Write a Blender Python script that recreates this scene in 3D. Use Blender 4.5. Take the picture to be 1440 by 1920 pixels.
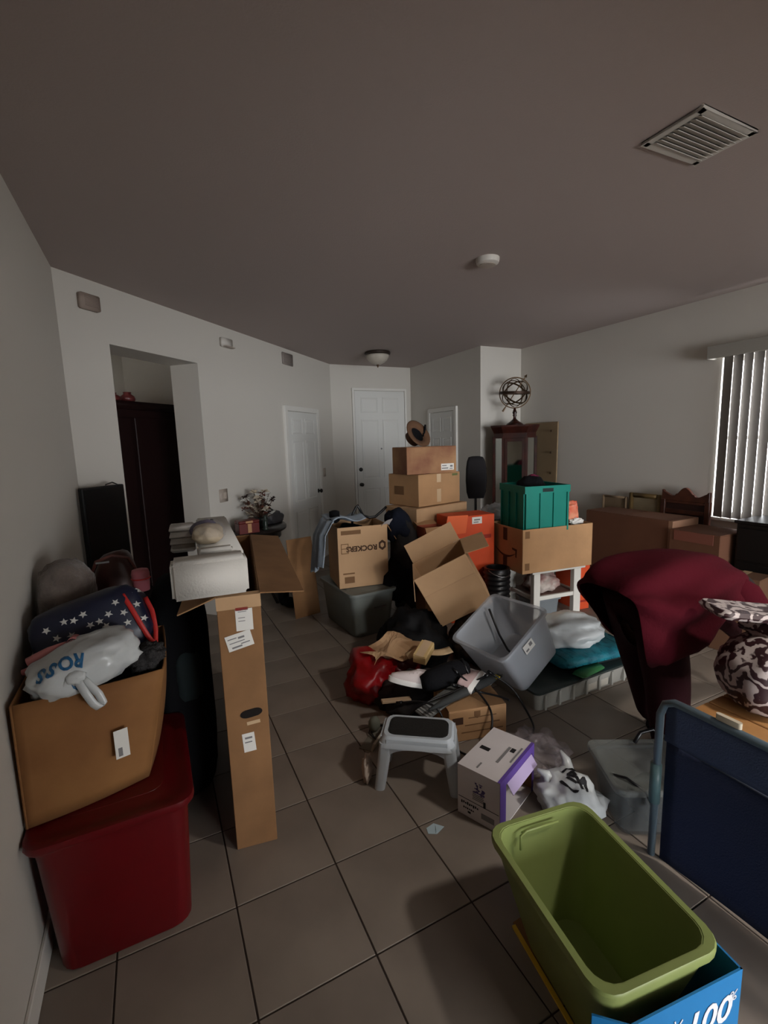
import bpy, bmesh, math, random
from mathutils import Vector, Matrix, Euler, noise
from mathutils.bvhtree import BVHTree

# ------------------------------------------------------------------ camera
for o in list(bpy.data.objects):
    bpy.data.objects.remove(o)
SC = bpy.context.scene
C = SC.collection
R = math.radians
F_PX, PITCH, ROLL, YAW, CAM_H = 881.4, R(8.458), R(-1.777), R(-26.06), 1.6

def cam_dir(X, Y):
    c, s = math.cos(ROLL), math.sin(ROLL)
    a, b = c * X + s * Y, -s * X + c * Y
    u = -b * math.cos(PITCH) - math.sin(PITCH)
    f = math.cos(PITCH) - b * math.sin(PITCH)
    return Vector((a * math.cos(YAW) - f * math.sin(YAW), a * math.sin(YAW) + f * math.cos(YAW), u))
fw = cam_dir(0, 0)
rt = cam_dir(1, 0) - fw
dn = cam_dir(0, 1) - fw
cam_data = bpy.data.cameras.new('camera')
cam = bpy.data.objects.new('camera', cam_data); C.objects.link(cam)
cam_data.sensor_fit = 'VERTICAL'; cam_data.sensor_height = 24.0
cam_data.lens = F_PX / 1920 * 24.0
cam_data.clip_start = 0.02
M = Matrix.Identity(4)
for i in range(3):
    M[i][0], M[i][1], M[i][2] = rt[i], -dn[i], -fw[i]
M[0][3], M[1][3], M[2][3] = 0, 0, CAM_H
cam.matrix_world = M
SC.camera = cam

# ------------------------------------------------------------------ daylight and exposure
world = bpy.data.worlds.new('World'); SC.world = world
world.use_nodes = True
bg = world.node_tree.nodes['Background']
bg.inputs[0].default_value = (0.95, 0.97, 1.0, 1)
bg.inputs[1].default_value = 21.0
SC.view_settings.view_transform = 'Standard'
SC.view_settings.look = 'None'
SC.view_settings.gamma = 1.0
SC.view_settings.use_curve_mapping = False
SC.view_settings.exposure = 0.0
SC.cycles.max_bounces = 8
SC.cycles.diffuse_bounces = 5
SC.cycles.sample_clamp_indirect = 4.0

# room outline (metres): x to the right along the tile rows, y away from the camera
XL, XR, YB, CEIL = -0.445, 4.44, -5.5, 2.74
YE, XC, YC = 6.65, 3.785, 4.88
DA, DB = Vector((-0.445, 3.69)), Vector((2.447, 6.65))
DU = (DB - DA).normalized(); DN = Vector((-DU.y, DU.x))     # along the angled wall / into it
DANG = math.atan2(DU.y, DU.x)
DOOR = (0.1, 4.3, 0.02, 2.15)          # glass door in the wall behind the camera
WIN = (0.95, 2.43, 0.86, 2.22)          # window in the right-hand wall

def portal(name, loc, rot, sx, sy):
    l = bpy.data.lights.new(name, 'AREA'); l.shape = 'RECTANGLE'; l.size = sx; l.size_y = sy
    l.cycles.is_portal = True
    o = bpy.data.objects.new(name, l); C.objects.link(o); o.location = loc; o.rotation_euler = rot
portal('daylight_portal_door', ((DOOR[0] + DOOR[1]) / 2, YB - 0.09, (DOOR[2] + DOOR[3]) / 2), (R(90), 0, 0), DOOR[1] - DOOR[0], DOOR[3] - DOOR[2])
portal('daylight_portal_window', (XR + 0.09, (WIN[0] + WIN[1]) / 2, (WIN[2] + WIN[3]) / 2), (R(90), 0, R(90)), WIN[1] - WIN[0], WIN[3] - WIN[2])

# ------------------------------------------------------------------ helpers
random.seed(7)
def lin(c):
    return tuple((v / 12.92 if v <= 0.04045 else ((v + 0.055) / 1.055) ** 2.4) for v in [q / 255 for q in c])
MATS = {}
def mat(name, rgb, rough=0.6, var=0.0, scale=8.0, bump=0.0, bscale=60.0, metal=0.0, rgb2=None, spec=0.4, emit=0.0, sheen=0.0, trans=0.0, alpha=1.0):
    if name in MATS: return MATS[name]
    m = bpy.data.materials.new(name); m.use_nodes = True
    nt = m.node_tree; b = nt.nodes['Principled BSDF']
    col = lin(rgb)
    b.inputs['Base Color'].default_value = (*col, 1)
    b.inputs['Roughness'].default_value = rough
    b.inputs['Metallic'].default_value = metal
    b.inputs['Specular IOR Level'].default_value = spec
    if sheen: b.inputs['Sheen Weight'].default_value = sheen
    if alpha < 1: b.inputs['Alpha'].default_value = alpha
    if emit:
        b.inputs['Emission Color'].default_value = (*col, 1); b.inputs['Emission Strength'].default_value = emit
    tc = nt.nodes.new('ShaderNodeTexCoord')
    if var or rgb2:
        n = nt.nodes.new('ShaderNodeTexNoise'); n.inputs['Scale'].default_value = scale; n.inputs['Detail'].default_value = 5
        nt.links.new(tc.outputs['Object'], n.inputs['Vector'])
        r = nt.nodes.new('ShaderNodeValToRGB')
        c2 = lin(rgb2) if rgb2 else tuple(v * (1 - var) for v in col)
        r.color_ramp.elements[0].color = (*c2, 1); r.color_ramp.elements[1].color = (*col, 1)
        r.color_ramp.elements[0].position = 0.35; r.color_ramp.elements[1].position = 0.65
        nt.links.new(n.outputs['Fac'], r.inputs['Fac']); nt.links.new(r.outputs['Color'], b.inputs['Base Color'])
    if bump:
        n2 = nt.nodes.new('ShaderNodeTexNoise'); n2.inputs['Scale'].default_value = bscale; n2.inputs['Detail'].default_value = 4
        nt.links.new(tc.outputs['Object'], n2.inputs['Vector'])
        bp = nt.nodes.new('ShaderNodeBump'); bp.inputs['Strength'].default_value = bump; bp.inputs['Distance'].default_value = 0.01
        nt.links.new(n2.outputs['Fac'], bp.inputs['Height']); nt.links.new(bp.outputs['Normal'], b.inputs['Normal'])
    MATS[name] = m
    return m
def see_through(name, rgb, opacity, rough=0.15):
    """thin clear plastic or glass: part transparent, part shiny"""
    if name in MATS: return MATS[name]
    m = bpy.data.materials.new(name); m.use_nodes = True
    nt = m.node_tree; b = nt.nodes['Principled BSDF']
    b.inputs['Base Color'].default_value = (*lin(rgb), 1); b.inputs['Roughness'].default_value = rough
    t = nt.nodes.new('ShaderNodeBsdfTransparent'); x = nt.nodes.new('ShaderNodeMixShader')
    x.inputs[0].default_value = opacity
    nt.links.new(t.outputs[0], x.inputs[1]); nt.links.new(b.outputs[0], x.inputs[2])
    nt.links.new(x.outputs[0], nt.nodes['Material Output'].inputs[0])
    MATS[name] = m
    return m
def zebra(name, light, dark, scale):
    if name in MATS: return MATS[name]
    m = bpy.data.materials.new(name); m.use_nodes = True
    nt = m.node_tree; b = nt.nodes['Principled BSDF']; b.inputs['Roughness'].default_value = 0.45
    tc = nt.nodes.new('ShaderNodeTexCoord'); w = nt.nodes.new('ShaderNodeTexWave')
    w.inputs['Scale'].default_value = scale; w.inputs['Distortion'].default_value = 16; w.inputs['Detail'].default_value = 3; w.inputs['Detail Scale'].default_value = 2.2
    w.bands_direction = 'Z'
    r = nt.nodes.new('ShaderNodeValToRGB'); r.color_ramp.interpolation = 'LINEAR'
    r.color_ramp.elements[0].color = (*lin(dark), 1); r.color_ramp.elements[1].color = (*lin(light), 1)
    r.color_ramp.elements[0].position = 0.40; r.color_ramp.elements[1].position = 0.62
    nt.links.new(tc.outputs['Object'], w.inputs['Vector']); nt.links.new(w.outputs['Fac'], r.inputs['Fac']); nt.links.new(r.outputs['Color'], b.inputs['Base Color'])
    MATS[name] = m
    return m

CARD = mat('cardboard', (176, 136, 96), 0.8, var=0.14, scale=5, bump=0.08, bscale=30)
CARD_D = mat('cardboard_dark', (140, 102, 66), 0.85, var=0.2, scale=6, bump=0.08, bscale=30)
CARD_L = mat('cardboard_light', (190, 154, 116), 0.8, var=0.1, scale=5, bump=0.05, bscale=30)
CARD_O = mat('cardboard_orange', (146, 102, 58), 0.8, rgb2=(122, 80, 42), scale=3, bump=0.1, bscale=22)
CARD_W = mat('cardboard_worn', (168, 128, 90), 0.8, rgb2=(120, 74, 56), scale=3, bump=0.1, bscale=30)
TAPE = mat('packing_tape', (196, 168, 134), 0.3, spec=0.6)
INK = mat('carton_ink', (66, 42, 26), 0.8)
INK_S = mat('carton_ink_soft', (116, 84, 54), 0.8)
BLACKINK = mat('black_ink', (22, 20, 22), 0.7)
GREYINK = mat('grey_ink', (120, 118, 118), 0.7)
PAPER = mat('white_paper', (222, 220, 214), 0.7)
WALL = mat('wall_paint', (206, 202, 194), 0.85, bump=0.06, bscale=180)
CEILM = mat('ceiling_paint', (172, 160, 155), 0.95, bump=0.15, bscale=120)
TRIM = mat('trim_paint', (222, 220, 214), 0.5)
DOORM = mat('door_paint', (216, 216, 212), 0.5)
BLACK = mat('black_plastic', (16, 16, 18), 0.35)
BLACKF = mat('black_fabric', (14, 14, 17), 0.9, bump=0.3, bscale=90, spec=0.15)
WOOD_D = mat('dark_mahogany', (62, 26, 18), 0.3, rgb2=(34, 12, 9), scale=9)
METAL = mat('brushed_metal', (150, 150, 150), 0.35, metal=1.0)
BRONZE = mat('dark_bronze', (96, 76, 56), 0.45, metal=0.8)

def tag(o, label=None, cat=None, group=None, kind=None):
    if label: o['label'] = label
    if cat: o['category'] = cat
    if group: o['group'] = group
    if kind: o['kind'] = kind
    return o
def thing(name, label, cat, loc=(0, 0, 0), rz=0.0, rot=None, group=None, mw=None):
    o = bpy.data.objects.new(name, None); C.objects.link(o)
    o.empty_display_size = 0.05
    if mw is not None: o.matrix_world = mw
    else:
        o.location = loc; o.rotation_euler = rot if rot else (0, 0, rz)
    return tag(o, label, cat, group)
def structure(name, parent=None):
    o = bpy.data.objects.new(name, None); C.objects.link(o)
    o.empty_display_size = 0.05; o['kind'] = 'structure'
    return o

class MB:
    def __init__(s): s.v = []; s.f = []
    def add(s, vs, fs, mx=None):
        k = len(s.v)
        for v in vs:
            v = Vector(v); s.v.append(mx @ v if mx else v)
        s.f += [tuple(i + k for i in f) for f in fs]
        return s
    def box(s, x0, x1, y0, y1, z0, z1, mx=None):
        return s.add([(x, y, z) for z in (z0, z1) for y in (y0, y1) for x in (x0, x1)],
                     [(0, 2, 3, 1), (4, 5, 7, 6), (0, 1, 5, 4), (1, 3, 7, 5), (3, 2, 6, 7), (2, 0, 4, 6)], mx)
    def cbox(s, c, size, mx=None):
        a, b, d = [q / 2 for q in size]
        return s.box(c[0] - a, c[0] + a, c[1] - b, c[1] + b, c[2] - d, c[2] + d, mx)
    def bar(s, p, q, w, t, up=(0, 0, 1)):
        p, q = Vector(p), Vector(q); z = (q - p); L = z.length; z.normalize()
        x = Vector(up).cross(z)
        if x.length < 1e-4: x = Vector((1, 0, 0)).cross(z)
        x.normalize(); y = z.cross(x)
        m = Matrix((x, y, z)).transposed().to_4x4(); m.translation = p
        return s.box(-w / 2, w / 2, -t / 2, t / 2, 0, L, m)
    def prism(s, poly, z0, z1, mx=None):
        n = len(poly)
        vs = [(p[0], p[1], z0) for p in poly] + [(p[0], p[1], z1) for p in poly]
        fs = [tuple(range(n))[::-1], tuple(range(n, 2 * n))] + [(i, (i + 1) % n, (i + 1) % n + n, i + n) for i in range(n)]
        return s.add(vs, fs, mx)
    def loft(s, rings, cap0=True, cap1=True, mx=None):
        n = len(rings[0]); vs = [p for r in rings for p in r]; fs = []
        for i in range(len(rings) - 1):
            for j in range(n):
                k = (j + 1) % n
                fs.append((i * n + j, i * n + k, (i + 1) * n + k, (i + 1) * n + j))
        if cap0: fs.append(tuple(range(n))[::-1])
        if cap1: fs.append(tuple(range((len(rings) - 1) * n, len(rings) * n)))
        return s.add(vs, fs, mx)
    def tube(s, pts, r, seg=8, cap=True, closed=False):
        pts = [Vector(p) for p in pts]; rs = r if isinstance(r, (list, tuple)) else [r] * len(pts)
        rings = []; up = None
        for i, p in enumerate(pts):
            if closed: d = pts[(i + 1) % len(pts)] - pts[i - 1]
            else: d = pts[min(i + 1, len(pts) - 1)] - pts[max(i - 1, 0)]
            d.normalize()
            if up is None:
                up = Vector((0, 0, 1)) if abs(d.z) < 0.9 else Vector((1, 0, 0))
            x = (up - d * up.dot(d)).normalized(); y = d.cross(x); up = x
            rings.append([p + (x * math.cos(a) + y * math.sin(a)) * rs[i] for a in [2 * math.pi * k / seg for k in range(seg)]])
        if closed: rings.append(rings[0]); cap = False
        return s.loft(rings, cap, cap)
    def lathe(s, prof, seg=24, c=(0, 0, 0), mx=None):
        rings = [[(c[0] + r * math.cos(2 * math.pi * k / seg), c[1] + r * math.sin(2 * math.pi * k / seg), c[2] + z) for k in range(seg)] for r, z in prof]
        return s.loft(rings, True, True, mx)
    def build(s, name, m, parent=None, smooth=False, bevel=0.0, seg=1, auto=None):
        me = bpy.data.meshes.new(name); me.from_pydata(s.v, [], s.f)
        bm = bmesh.new(); bm.from_mesh(me)
        bmesh.ops.remove_doubles(bm, verts=bm.verts, dist=1e-6)
        bmesh.ops.recalc_face_normals(bm, faces=bm.faces)
        if bevel:
            es = [e for e in bm.edges if len(e.link_faces) == 2 and e.calc_face_angle(0) > 0.5]
            bmesh.ops.bevel(bm, geom=es, offset=bevel, segments=seg, affect='EDGES', clamp_overlap=True)
        if auto is not None:
            for e in bm.edges:
                if len(e.link_faces) == 2: e.smooth = e.calc_face_angle(0) < auto
        bm.to_mesh(me); bm.free()
        if bevel and seg > 1 and auto is None: smooth = True
        if smooth or auto is not None:
            for p in me.polygons: p.use_smooth = True
        me.materials.append(m)
        o = bpy.data.objects.new(name, me); C.objects.link(o)
        if parent: o.parent = parent
        return o

def rrect(w, d, r, z, n=5, cx=0, cy=0):
    """rounded rectangle ring centred on cx, cy"""
    out = []
    for qx, qy, a0 in ((1, 1, 0), (-1, 1, 90), (-1, -1, 180), (1, -1, 270)):
        for k in range(n):
            a = R(a0 + 90 * k / (n - 1))
            out.append((cx + qx * (w / 2 - r) + r * math.cos(a), cy + qy * (d / 2 - r) + r * math.sin(a), z))
    return out

def mesh_from(name, bm, m, parent=None, smooth=True):
    me = bpy.data.meshes.new(name); bm.to_mesh(me); bm.free()
    if smooth:
        for p in me.polygons: p.use_smooth = True
    me.materials.append(m)
    o = bpy.data.objects.new(name, me); C.objects.link(o)
    if parent: o.parent = parent
    return o

def blob(name, m, c, rad, rot=(0, 0, 0), seed=0, amp=0.15, freq=2.0, pw=1.0, flat=None, parent=None, sub=4, crease=0.0, func=None):
    """a soft lump: rounded-box ellipsoid, displaced by noise, with a flattened underside"""
    bm = bmesh.new(); bmesh.ops.create_icosphere(bm, subdivisions=sub, radius=1.0)
    off = Vector((seed * 13.7, seed * 5.1, seed * 9.3)); q = Euler(rot).to_matrix()
    for v in bm.verts:
        n = v.co.normalized()
        p = Vector([math.copysign(abs(a) ** pw, a) for a in n])
        d = noise.fractal(n * freq + off, 1.0, 2.0, 4) * amp
        if crease: d += (0.5 - abs(noise.noise(n * freq * 2.2 + off * 1.7))) * crease
        p = p * (1 + d)
        p = Vector((p.x * rad[0], p.y * rad[1], p.z * rad[2]))
        if func: p = func(p, n)
        p = q @ p + Vector(c)
        if flat is not None and p.z < flat: p.z = flat + (p.z - flat) * 0.03
        v.co = p
    return mesh_from(name, bm, m, parent)

def sheet(name, m, fn, nu, nv, parent=None, thick=0.004, smooth=True):
    """a thin cloth or paper given by fn(u, v), with thickness"""
    bm = bmesh.new()
    g = [[bm.verts.new(fn(i / (nu - 1), j / (nv - 1))) for j in range(nv)] for i in range(nu)]
    for i in range(nu - 1):
        for j in range(nv - 1):
            bm.faces.new((g[i][j], g[i + 1][j], g[i + 1][j + 1], g[i][j + 1]))
    bmesh.ops.recalc_face_normals(bm, faces=bm.faces)
    bmesh.ops.solidify(bm, geom=bm.faces[:], thickness=thick)
    return mesh_from(name, bm, m, parent, smooth)

def text_mesh(body, size, align='CENTER', bold=0.0, shear=0.0):
    cu = bpy.data.curves.new('lettering', 'FONT'); cu.body = body; cu.size = size
    cu.align_x = align; cu.align_y = 'CENTER'; cu.extrude = 0.0004; cu.offset = bold; cu.shear = shear
    cu.resolution_u = 3
    ob = bpy.data.objects.new('lettering', cu); C.objects.link(ob)
    dg = bpy.context.evaluated_depsgraph_get()
    me = bpy.data.meshes.new_from_object(ob.evaluated_get(dg))
    bpy.data.objects.remove(ob); bpy.data.curves.remove(cu)
    return me
def lettering(name, body, size, m, mx, parent=None, bold=0.0, shear=0.0):
    me = text_mesh(body, size, bold=bold, shear=shear); me.materials.clear(); me.materials.append(m)
    me.transform(mx)
    o = bpy.data.objects.new(name, me); C.objects.link(o)
    if parent: o.parent = parent
    return o
def frame(origin, right, up):
    """matrix whose x is right, y is up on a surface, z its outward normal"""
    x = Vector(right).normalized(); z = x.cross(Vector(up)).normalized(); y = z.cross(x)
    m = Matrix((x, y, z)).transposed().to_4x4(); m.translation = Vector(origin)
    return m
def wrap(ob, target, direction, eps=0.0015, cuts=0):
    """lay a flat mesh onto a target's surface along a direction"""
    bm = bmesh.new(); bm.from_mesh(target.data); bm.transform(target.matrix_basis); t = BVHTree.FromBMesh(bm); bm.free()
    d = Vector(direction).normalized()
    b2 = bmesh.new(); b2.from_mesh(ob.data)
    if cuts: bmesh.ops.triangulate(b2, faces=b2.faces[:])
    if cuts: bmesh.ops.subdivide_edges(b2, edges=b2.edges[:], cuts=cuts, use_grid_fill=True)
    for v in b2.verts:
        h = t.ray_cast(v.co - d * 1.0, d)
        if h[0] is None: h = t.find_nearest(v.co + d * 0.2)
        if h[0] is not None: v.co = h[0] + h[1] * eps
    b2.to_mesh(ob.data); b2.free()
    return ob
def skin(name, m, pts, edges, rad, parent=None, sub=2):
    me = bpy.data.meshes.new(name); me.from_pydata([Vector(p) for p in pts], edges, [])
    ob = bpy.data.objects.new(name, me); C.objects.link(ob)
    ob.modifiers.new('s', 'SKIN')
    for i, r in enumerate(rad):
        sv = me.skin_vertices[0].data[i]
        sv.radius = (r, r) if not isinstance(r, tuple) else r
        sv.use_root = (i == 0)
    sb = ob.modifiers.new('b', 'SUBSURF'); sb.levels = sub; sb.render_levels = sub
    dg = bpy.context.evaluated_depsgraph_get()
    me2 = bpy.data.meshes.new_from_object(ob.evaluated_get(dg))
    bpy.data.objects.remove(ob)
    for p in me2.polygons: p.use_smooth = True
    me2.materials.clear(); me2.materials.append(m); me2.name = name
    o = bpy.data.objects.new(name, me2); C.objects.link(o)
    if parent: o.parent = parent
    return o
def copy_thing(root, loc, rz, label):
    r = root.copy(); C.objects.link(r); r.location = loc; r.rotation_euler = (0, 0, rz); r['label'] = label
    for ch in list(root.children):
        c = ch.copy(); C.objects.link(c); c.parent = r
        for g in ch.children:
            d = g.copy(); C.objects.link(d); d.parent = c
    return r
def plate(name, m, mx, w, h, t=0.0015, parent=None):
    return MB().box(-w / 2, w / 2, -h / 2, h / 2, 0, t, mx).build(name, m, parent)
def sticker(mx, w, h, lines, parent, name='label_sticker', dark=GREYINK):
    """white sticker with printed bars: (x, y, w, h) as fractions of the sticker"""
    o = plate(name, PAPER, mx, w, h, 0.001, parent)
    for (x, y, a, b) in lines:
        m2 = mx @ Matrix.Translation((x * w, y * h, 0.001))
        plate('print_bar', dark, m2, a * w, b * h, 0.0004, o)
    return o

# ------------------------------------------------------------------ cartons
def carton(name, label, x0, y0, z0, yaw, w, d, h, m=CARD, tape=True, tape_front=False, group=None, bev=0.004, seam=True):
    t = thing(name, label, 'box', (x0, y0, z0), R(yaw), group=group)
    MB().box(0, w, 0, d, 0, h - 0.004).build('body', m, t, bevel=bev)
    if seam:
        for a, b in ((0.002, d / 2 - 0.0015), (d / 2 + 0.0015, d - 0.002)):
            MB().box(0.002, w - 0.002, a, b, h - 0.0045, h).build('top_flap', m, t, bevel=0.001)
    if tape:
        MB().box(-0.001, w + 0.001, d / 2 - 0.025, d / 2 + 0.025, h - 0.001, h + 0.0008).build('tape', TAPE, t)
    return t
def tray(w, d, h, t=0.005):
    """open-topped box shell as one mesh"""
    b = MB()
    o = lambda e, z: [(e, e, z), (w - e, e, z), (w - e, d - e, z), (e, d - e, z)]
    b.loft([o(0, 0), o(0, h), o(t, h), o(t, t)], True, True)
    return b
def flap(name, side, w, d, h, ln, ang, m, parent, t=0.005, inset=0.004, taper=0.0):
    """side: front/back/left/right; ang 0 stands up, 90 lies outward, 180 hangs down"""
    L = w if side in ('front', 'back') else d
    b = MB().prism([(inset, 0), (L - inset, 0), (L - inset - taper, ln), (inset + taper, ln)], -t / 2, t / 2)
    ob = b.build(name, m, parent, bevel=0.001)
    a = R(ang)
    dirs = {'front': ((0, 0, h), (1, 0, 0), (0, -1, 0)), 'back': ((0, d, h), (1, 0, 0), (0, 1, 0)),
            'left': ((0, 0, h), (0, 1, 0), (-1, 0, 0)), 'right': ((w, 0, h), (0, 1, 0), (1, 0, 0))}
    o_, x_, out = dirs[side]
    up = Vector((0, 0, 1)) * math.cos(a) + Vector(out) * math.sin(a)
    ob.matrix_local = frame(o_, x_, up)
    return ob

# ================================================================== THE ROOM
# floor: grout bed with single tiles as parts
TILE = mat('floor_tile', (138, 127, 116), 0.5, rgb2=(119, 109, 99), scale=2.2, bump=0.03, bscale=25)
GROUT = mat('grout', (52, 42, 36), 0.9)
T0X, T0Y, TS = 0.495, 1.164, 0.369
fl = MB().box(-2.6, XR + 0.12, YB - 0.12, 7.0, -0.06, -0.003).build('floor', GROUT); fl['kind'] = 'structure'
tile0 = None
for i in range(-3, 11):
    for j in range(-4, 15):
        cx, cy = T0X + (i + 0.5) * TS, T0Y + (j + 0.5) * TS
        if cx > XR + 0.1 or (cy - DA.y) - (cx - DA.x) * 1.0235 > 0.42 or (cx > XC + 0.2 and cy > YC + 0.2) or cy > YE + 0.1: continue
        if tile0 is None:
            g = 0.0026
            tile0 = MB().box(-TS / 2 + g, TS / 2 - g, -TS / 2 + g, TS / 2 - g, -0.008, 0).build('tile', TILE, fl, bevel=0.0015)
            o = tile0
        else:
            o = tile0.copy(); C.objects.link(o); o.parent = fl
        o.location = (cx, cy, 0)

rest = MB()
for i in range(-3, 11):
    for j in range(-19, -4):
        cx, cy = T0X + (i + 0.5) * TS, T0Y + (j + 0.5) * TS
        rest.box(cx - TS / 2 + 0.0026, cx + TS / 2 - 0.0026, cy - TS / 2 + 0.0026, cy + TS / 2 - 0.0026, -0.008, 0)
o = rest.build('tile_field', TILE, fl); o['kind'] = 'stuff'
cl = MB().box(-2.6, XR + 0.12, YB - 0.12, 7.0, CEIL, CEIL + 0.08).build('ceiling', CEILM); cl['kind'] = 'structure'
def wall(name, mb, m=WALL):
    o = mb.build(name, m); o['kind'] = 'structure'; return o
wall('wall_left', MB().box(XL - 0.12, XL, YB - 0.12, DA.y + 0.05, 0, CEIL))
# angled wall with the dark opening; local x runs along it, local y into it
dm = Matrix.Translation((DA.x, DA.y, 0)) @ Matrix.Rotation(DANG, 4, 'Z')
OPL, OPR, OPT, DTH = 0.371, 1.284, 2.345, 0.30
LD = (DB - DA).length
w = MB().box(-0.1, OPL, 0, DTH, 0, CEIL, dm).box(OPR, LD + 0.1, 0, DTH, 0, CEIL, dm).box(OPL, OPR, 0, DTH, OPT, CEIL, dm)
wall('wall_angled', w)
wall('wall_entry', MB().box(2.3, XC + 0.1, YE, YE + 0.12, 0, CEIL))
wall('wall_closet', MB().box(XC, XC + 0.12, YC + 0.12, YE + 0.1, 0, CEIL))
wall('wall_alcove', MB().box(XC, XR + 0.1, YC, YC + 0.12, 0, CEIL))
y0, y1, z0, z1 = WIN
wall('wall_right', MB().box(XR, XR + 0.14, y1, YC + 0.1, 0, CEIL).box(XR, XR + 0.14, YB - 0.12, y0, 0, CEIL).box(XR, XR + 0.14, y0, y1, 0, z0).box(XR, XR + 0.14, y0, y1, z1, CEIL))
x0, x1, z0, z1 = DOOR
wall('wall_back', MB().box(XL - 0.1, x0, YB - 0.12, YB, 0, CEIL).box(x1, XR + 0.1, YB - 0.12, YB, 0, CEIL).box(x0, x1, YB - 0.12, YB, z1, CEIL))
# added unseen wall and header behind the camera, shading the left side and ceiling
wall('wall_light_block', MB().box(XL - 0.05, 0.78, -0.85, -0.72, 0, CEIL).box(0.78, XR + 0.05, -0.85, -0.72, 2.12, CEIL))
# dark room beyond the opening
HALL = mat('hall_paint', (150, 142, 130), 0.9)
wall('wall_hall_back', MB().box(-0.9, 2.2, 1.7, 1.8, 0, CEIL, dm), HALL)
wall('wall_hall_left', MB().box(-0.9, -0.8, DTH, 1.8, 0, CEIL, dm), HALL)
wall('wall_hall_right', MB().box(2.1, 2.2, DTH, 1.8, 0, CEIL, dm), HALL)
# baseboards
for nm, b in (('baseboard_left', MB().box(XL, XL + 0.012, YB, DA.y, 0, 0.09)),
              ('baseboard_angled', MB().box(OPR, LD, -0.012, 0, 0, 0.09, dm)),
              ('baseboard_right', MB().box(XR - 0.012, XR, YB, YC, 0, 0.09)),
              ('baseboard_alcove', MB().box(XC, XR, YC - 0.012, YC, 0, 0.09))):
    o = b.build(nm, TRIM, bevel=0.003); o['kind'] = 'structure'

# glass door behind the camera
gd = structure('door_4')
x0, x1, z0, z1 = DOOR
xm = (x0 + x1) / 2
fr = MB()
for a, b in ((x0, x0 + 0.05), (xm - 0.03, xm + 0.03), (x1 - 0.05, x1)): fr.box(a, b, YB - 0.09, YB - 0.04, z0, z1)
fr.box(x0, x1, YB - 0.09, YB - 0.04, z0, z0 + 0.06).box(x0, x1, YB - 0.09, YB - 0.04, z1 - 0.05, z1)
fr.build('door_frame', TRIM, gd)
GLASS = see_through('window_glass', (235, 240, 240), 0.06, 0.02)
for a, b in ((x0 + 0.05, xm - 0.03), (xm + 0.03, x1 - 0.05)):
    MB().box(a, b, YB - 0.068, YB - 0.062, z0 + 0.06, z1 - 0.05).build('pane', GLASS, gd)

# window with panes, then the vertical blind
wd = structure('window_1')
y0, y1, z0, z1 = WIN
ym = (y0 + y1) / 2
fr = MB()
for a, b in ((y0, y0 + 0.04), (y1 - 0.04, y1)): fr.box(XR + 0.07, XR + 0.11, a, b, z0, z1)
fr.box(XR + 0.07, XR + 0.11, y0, y1, z0, z0 + 0.04).box(XR + 0.07, XR + 0.11, y0, y1, z1 - 0.04, z1).box(XR + 0.075, XR + 0.105, y0, y1, 1.53, 1.56)
fr.build('window_frame', TRIM, wd)
for a, b in ((z0 + 0.04, 1.53), (1.56, z1 - 0.04)):
    MB().box(XR + 0.088, XR + 0.093, y0 + 0.04, y1 - 0.04, a, b).build('pane', GLASS, wd)
MB().box(XR - 0.03, XR + 0.07, y0 - 0.03, y1 + 0.03, z0 - 0.03, z0).build('window_sill', TRIM, wd, bevel=0.004)
VINYL = mat('blind_vinyl', (138, 134, 130), 0.6)
bl = thing('vertical_blind', 'grey vertical blind with bright daylight showing between its slats', 'blind', (XR - 0.05, ym, 0.9))
vl = MB().box(-0.075, -0.065, -0.86, 0.80, 1.31, 1.415).box(-0.065, 0.05, 0.79, 0.80, 1.31, 1.415).build('valance', mat('valance', (150, 146, 138), 0.6), bl, bevel=0.002)
MB().box(-0.02, 0.025, -0.85, 0.78, 1.345, 1.385).build('headrail', VINYL, bl)
sl0 = None
for k in range(20):
    yy = 0.665 - k * 0.0745
    if sl0 is None:
        v = []
        for q in range(7):
            u = (q / 6 - 0.5) * 0.089
            v.append((0.004 * (1 - (u / 0.0445) ** 2), u))
        poly = v + [(a - 0.0012, b) for a, b in reversed(v)]
        sl0 = MB().prism(poly, -0.035, 1.335).build('slat', VINYL, bl, auto=0.6); s_ = sl0
    else:
        s_ = sl0.copy(); C.objects.link(s_); s_.parent = bl
    s_.location = (0, yy, 0); s_.rotation_euler = (0, 0, -R(20.5 + random.uniform(-4, 4)))

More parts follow.
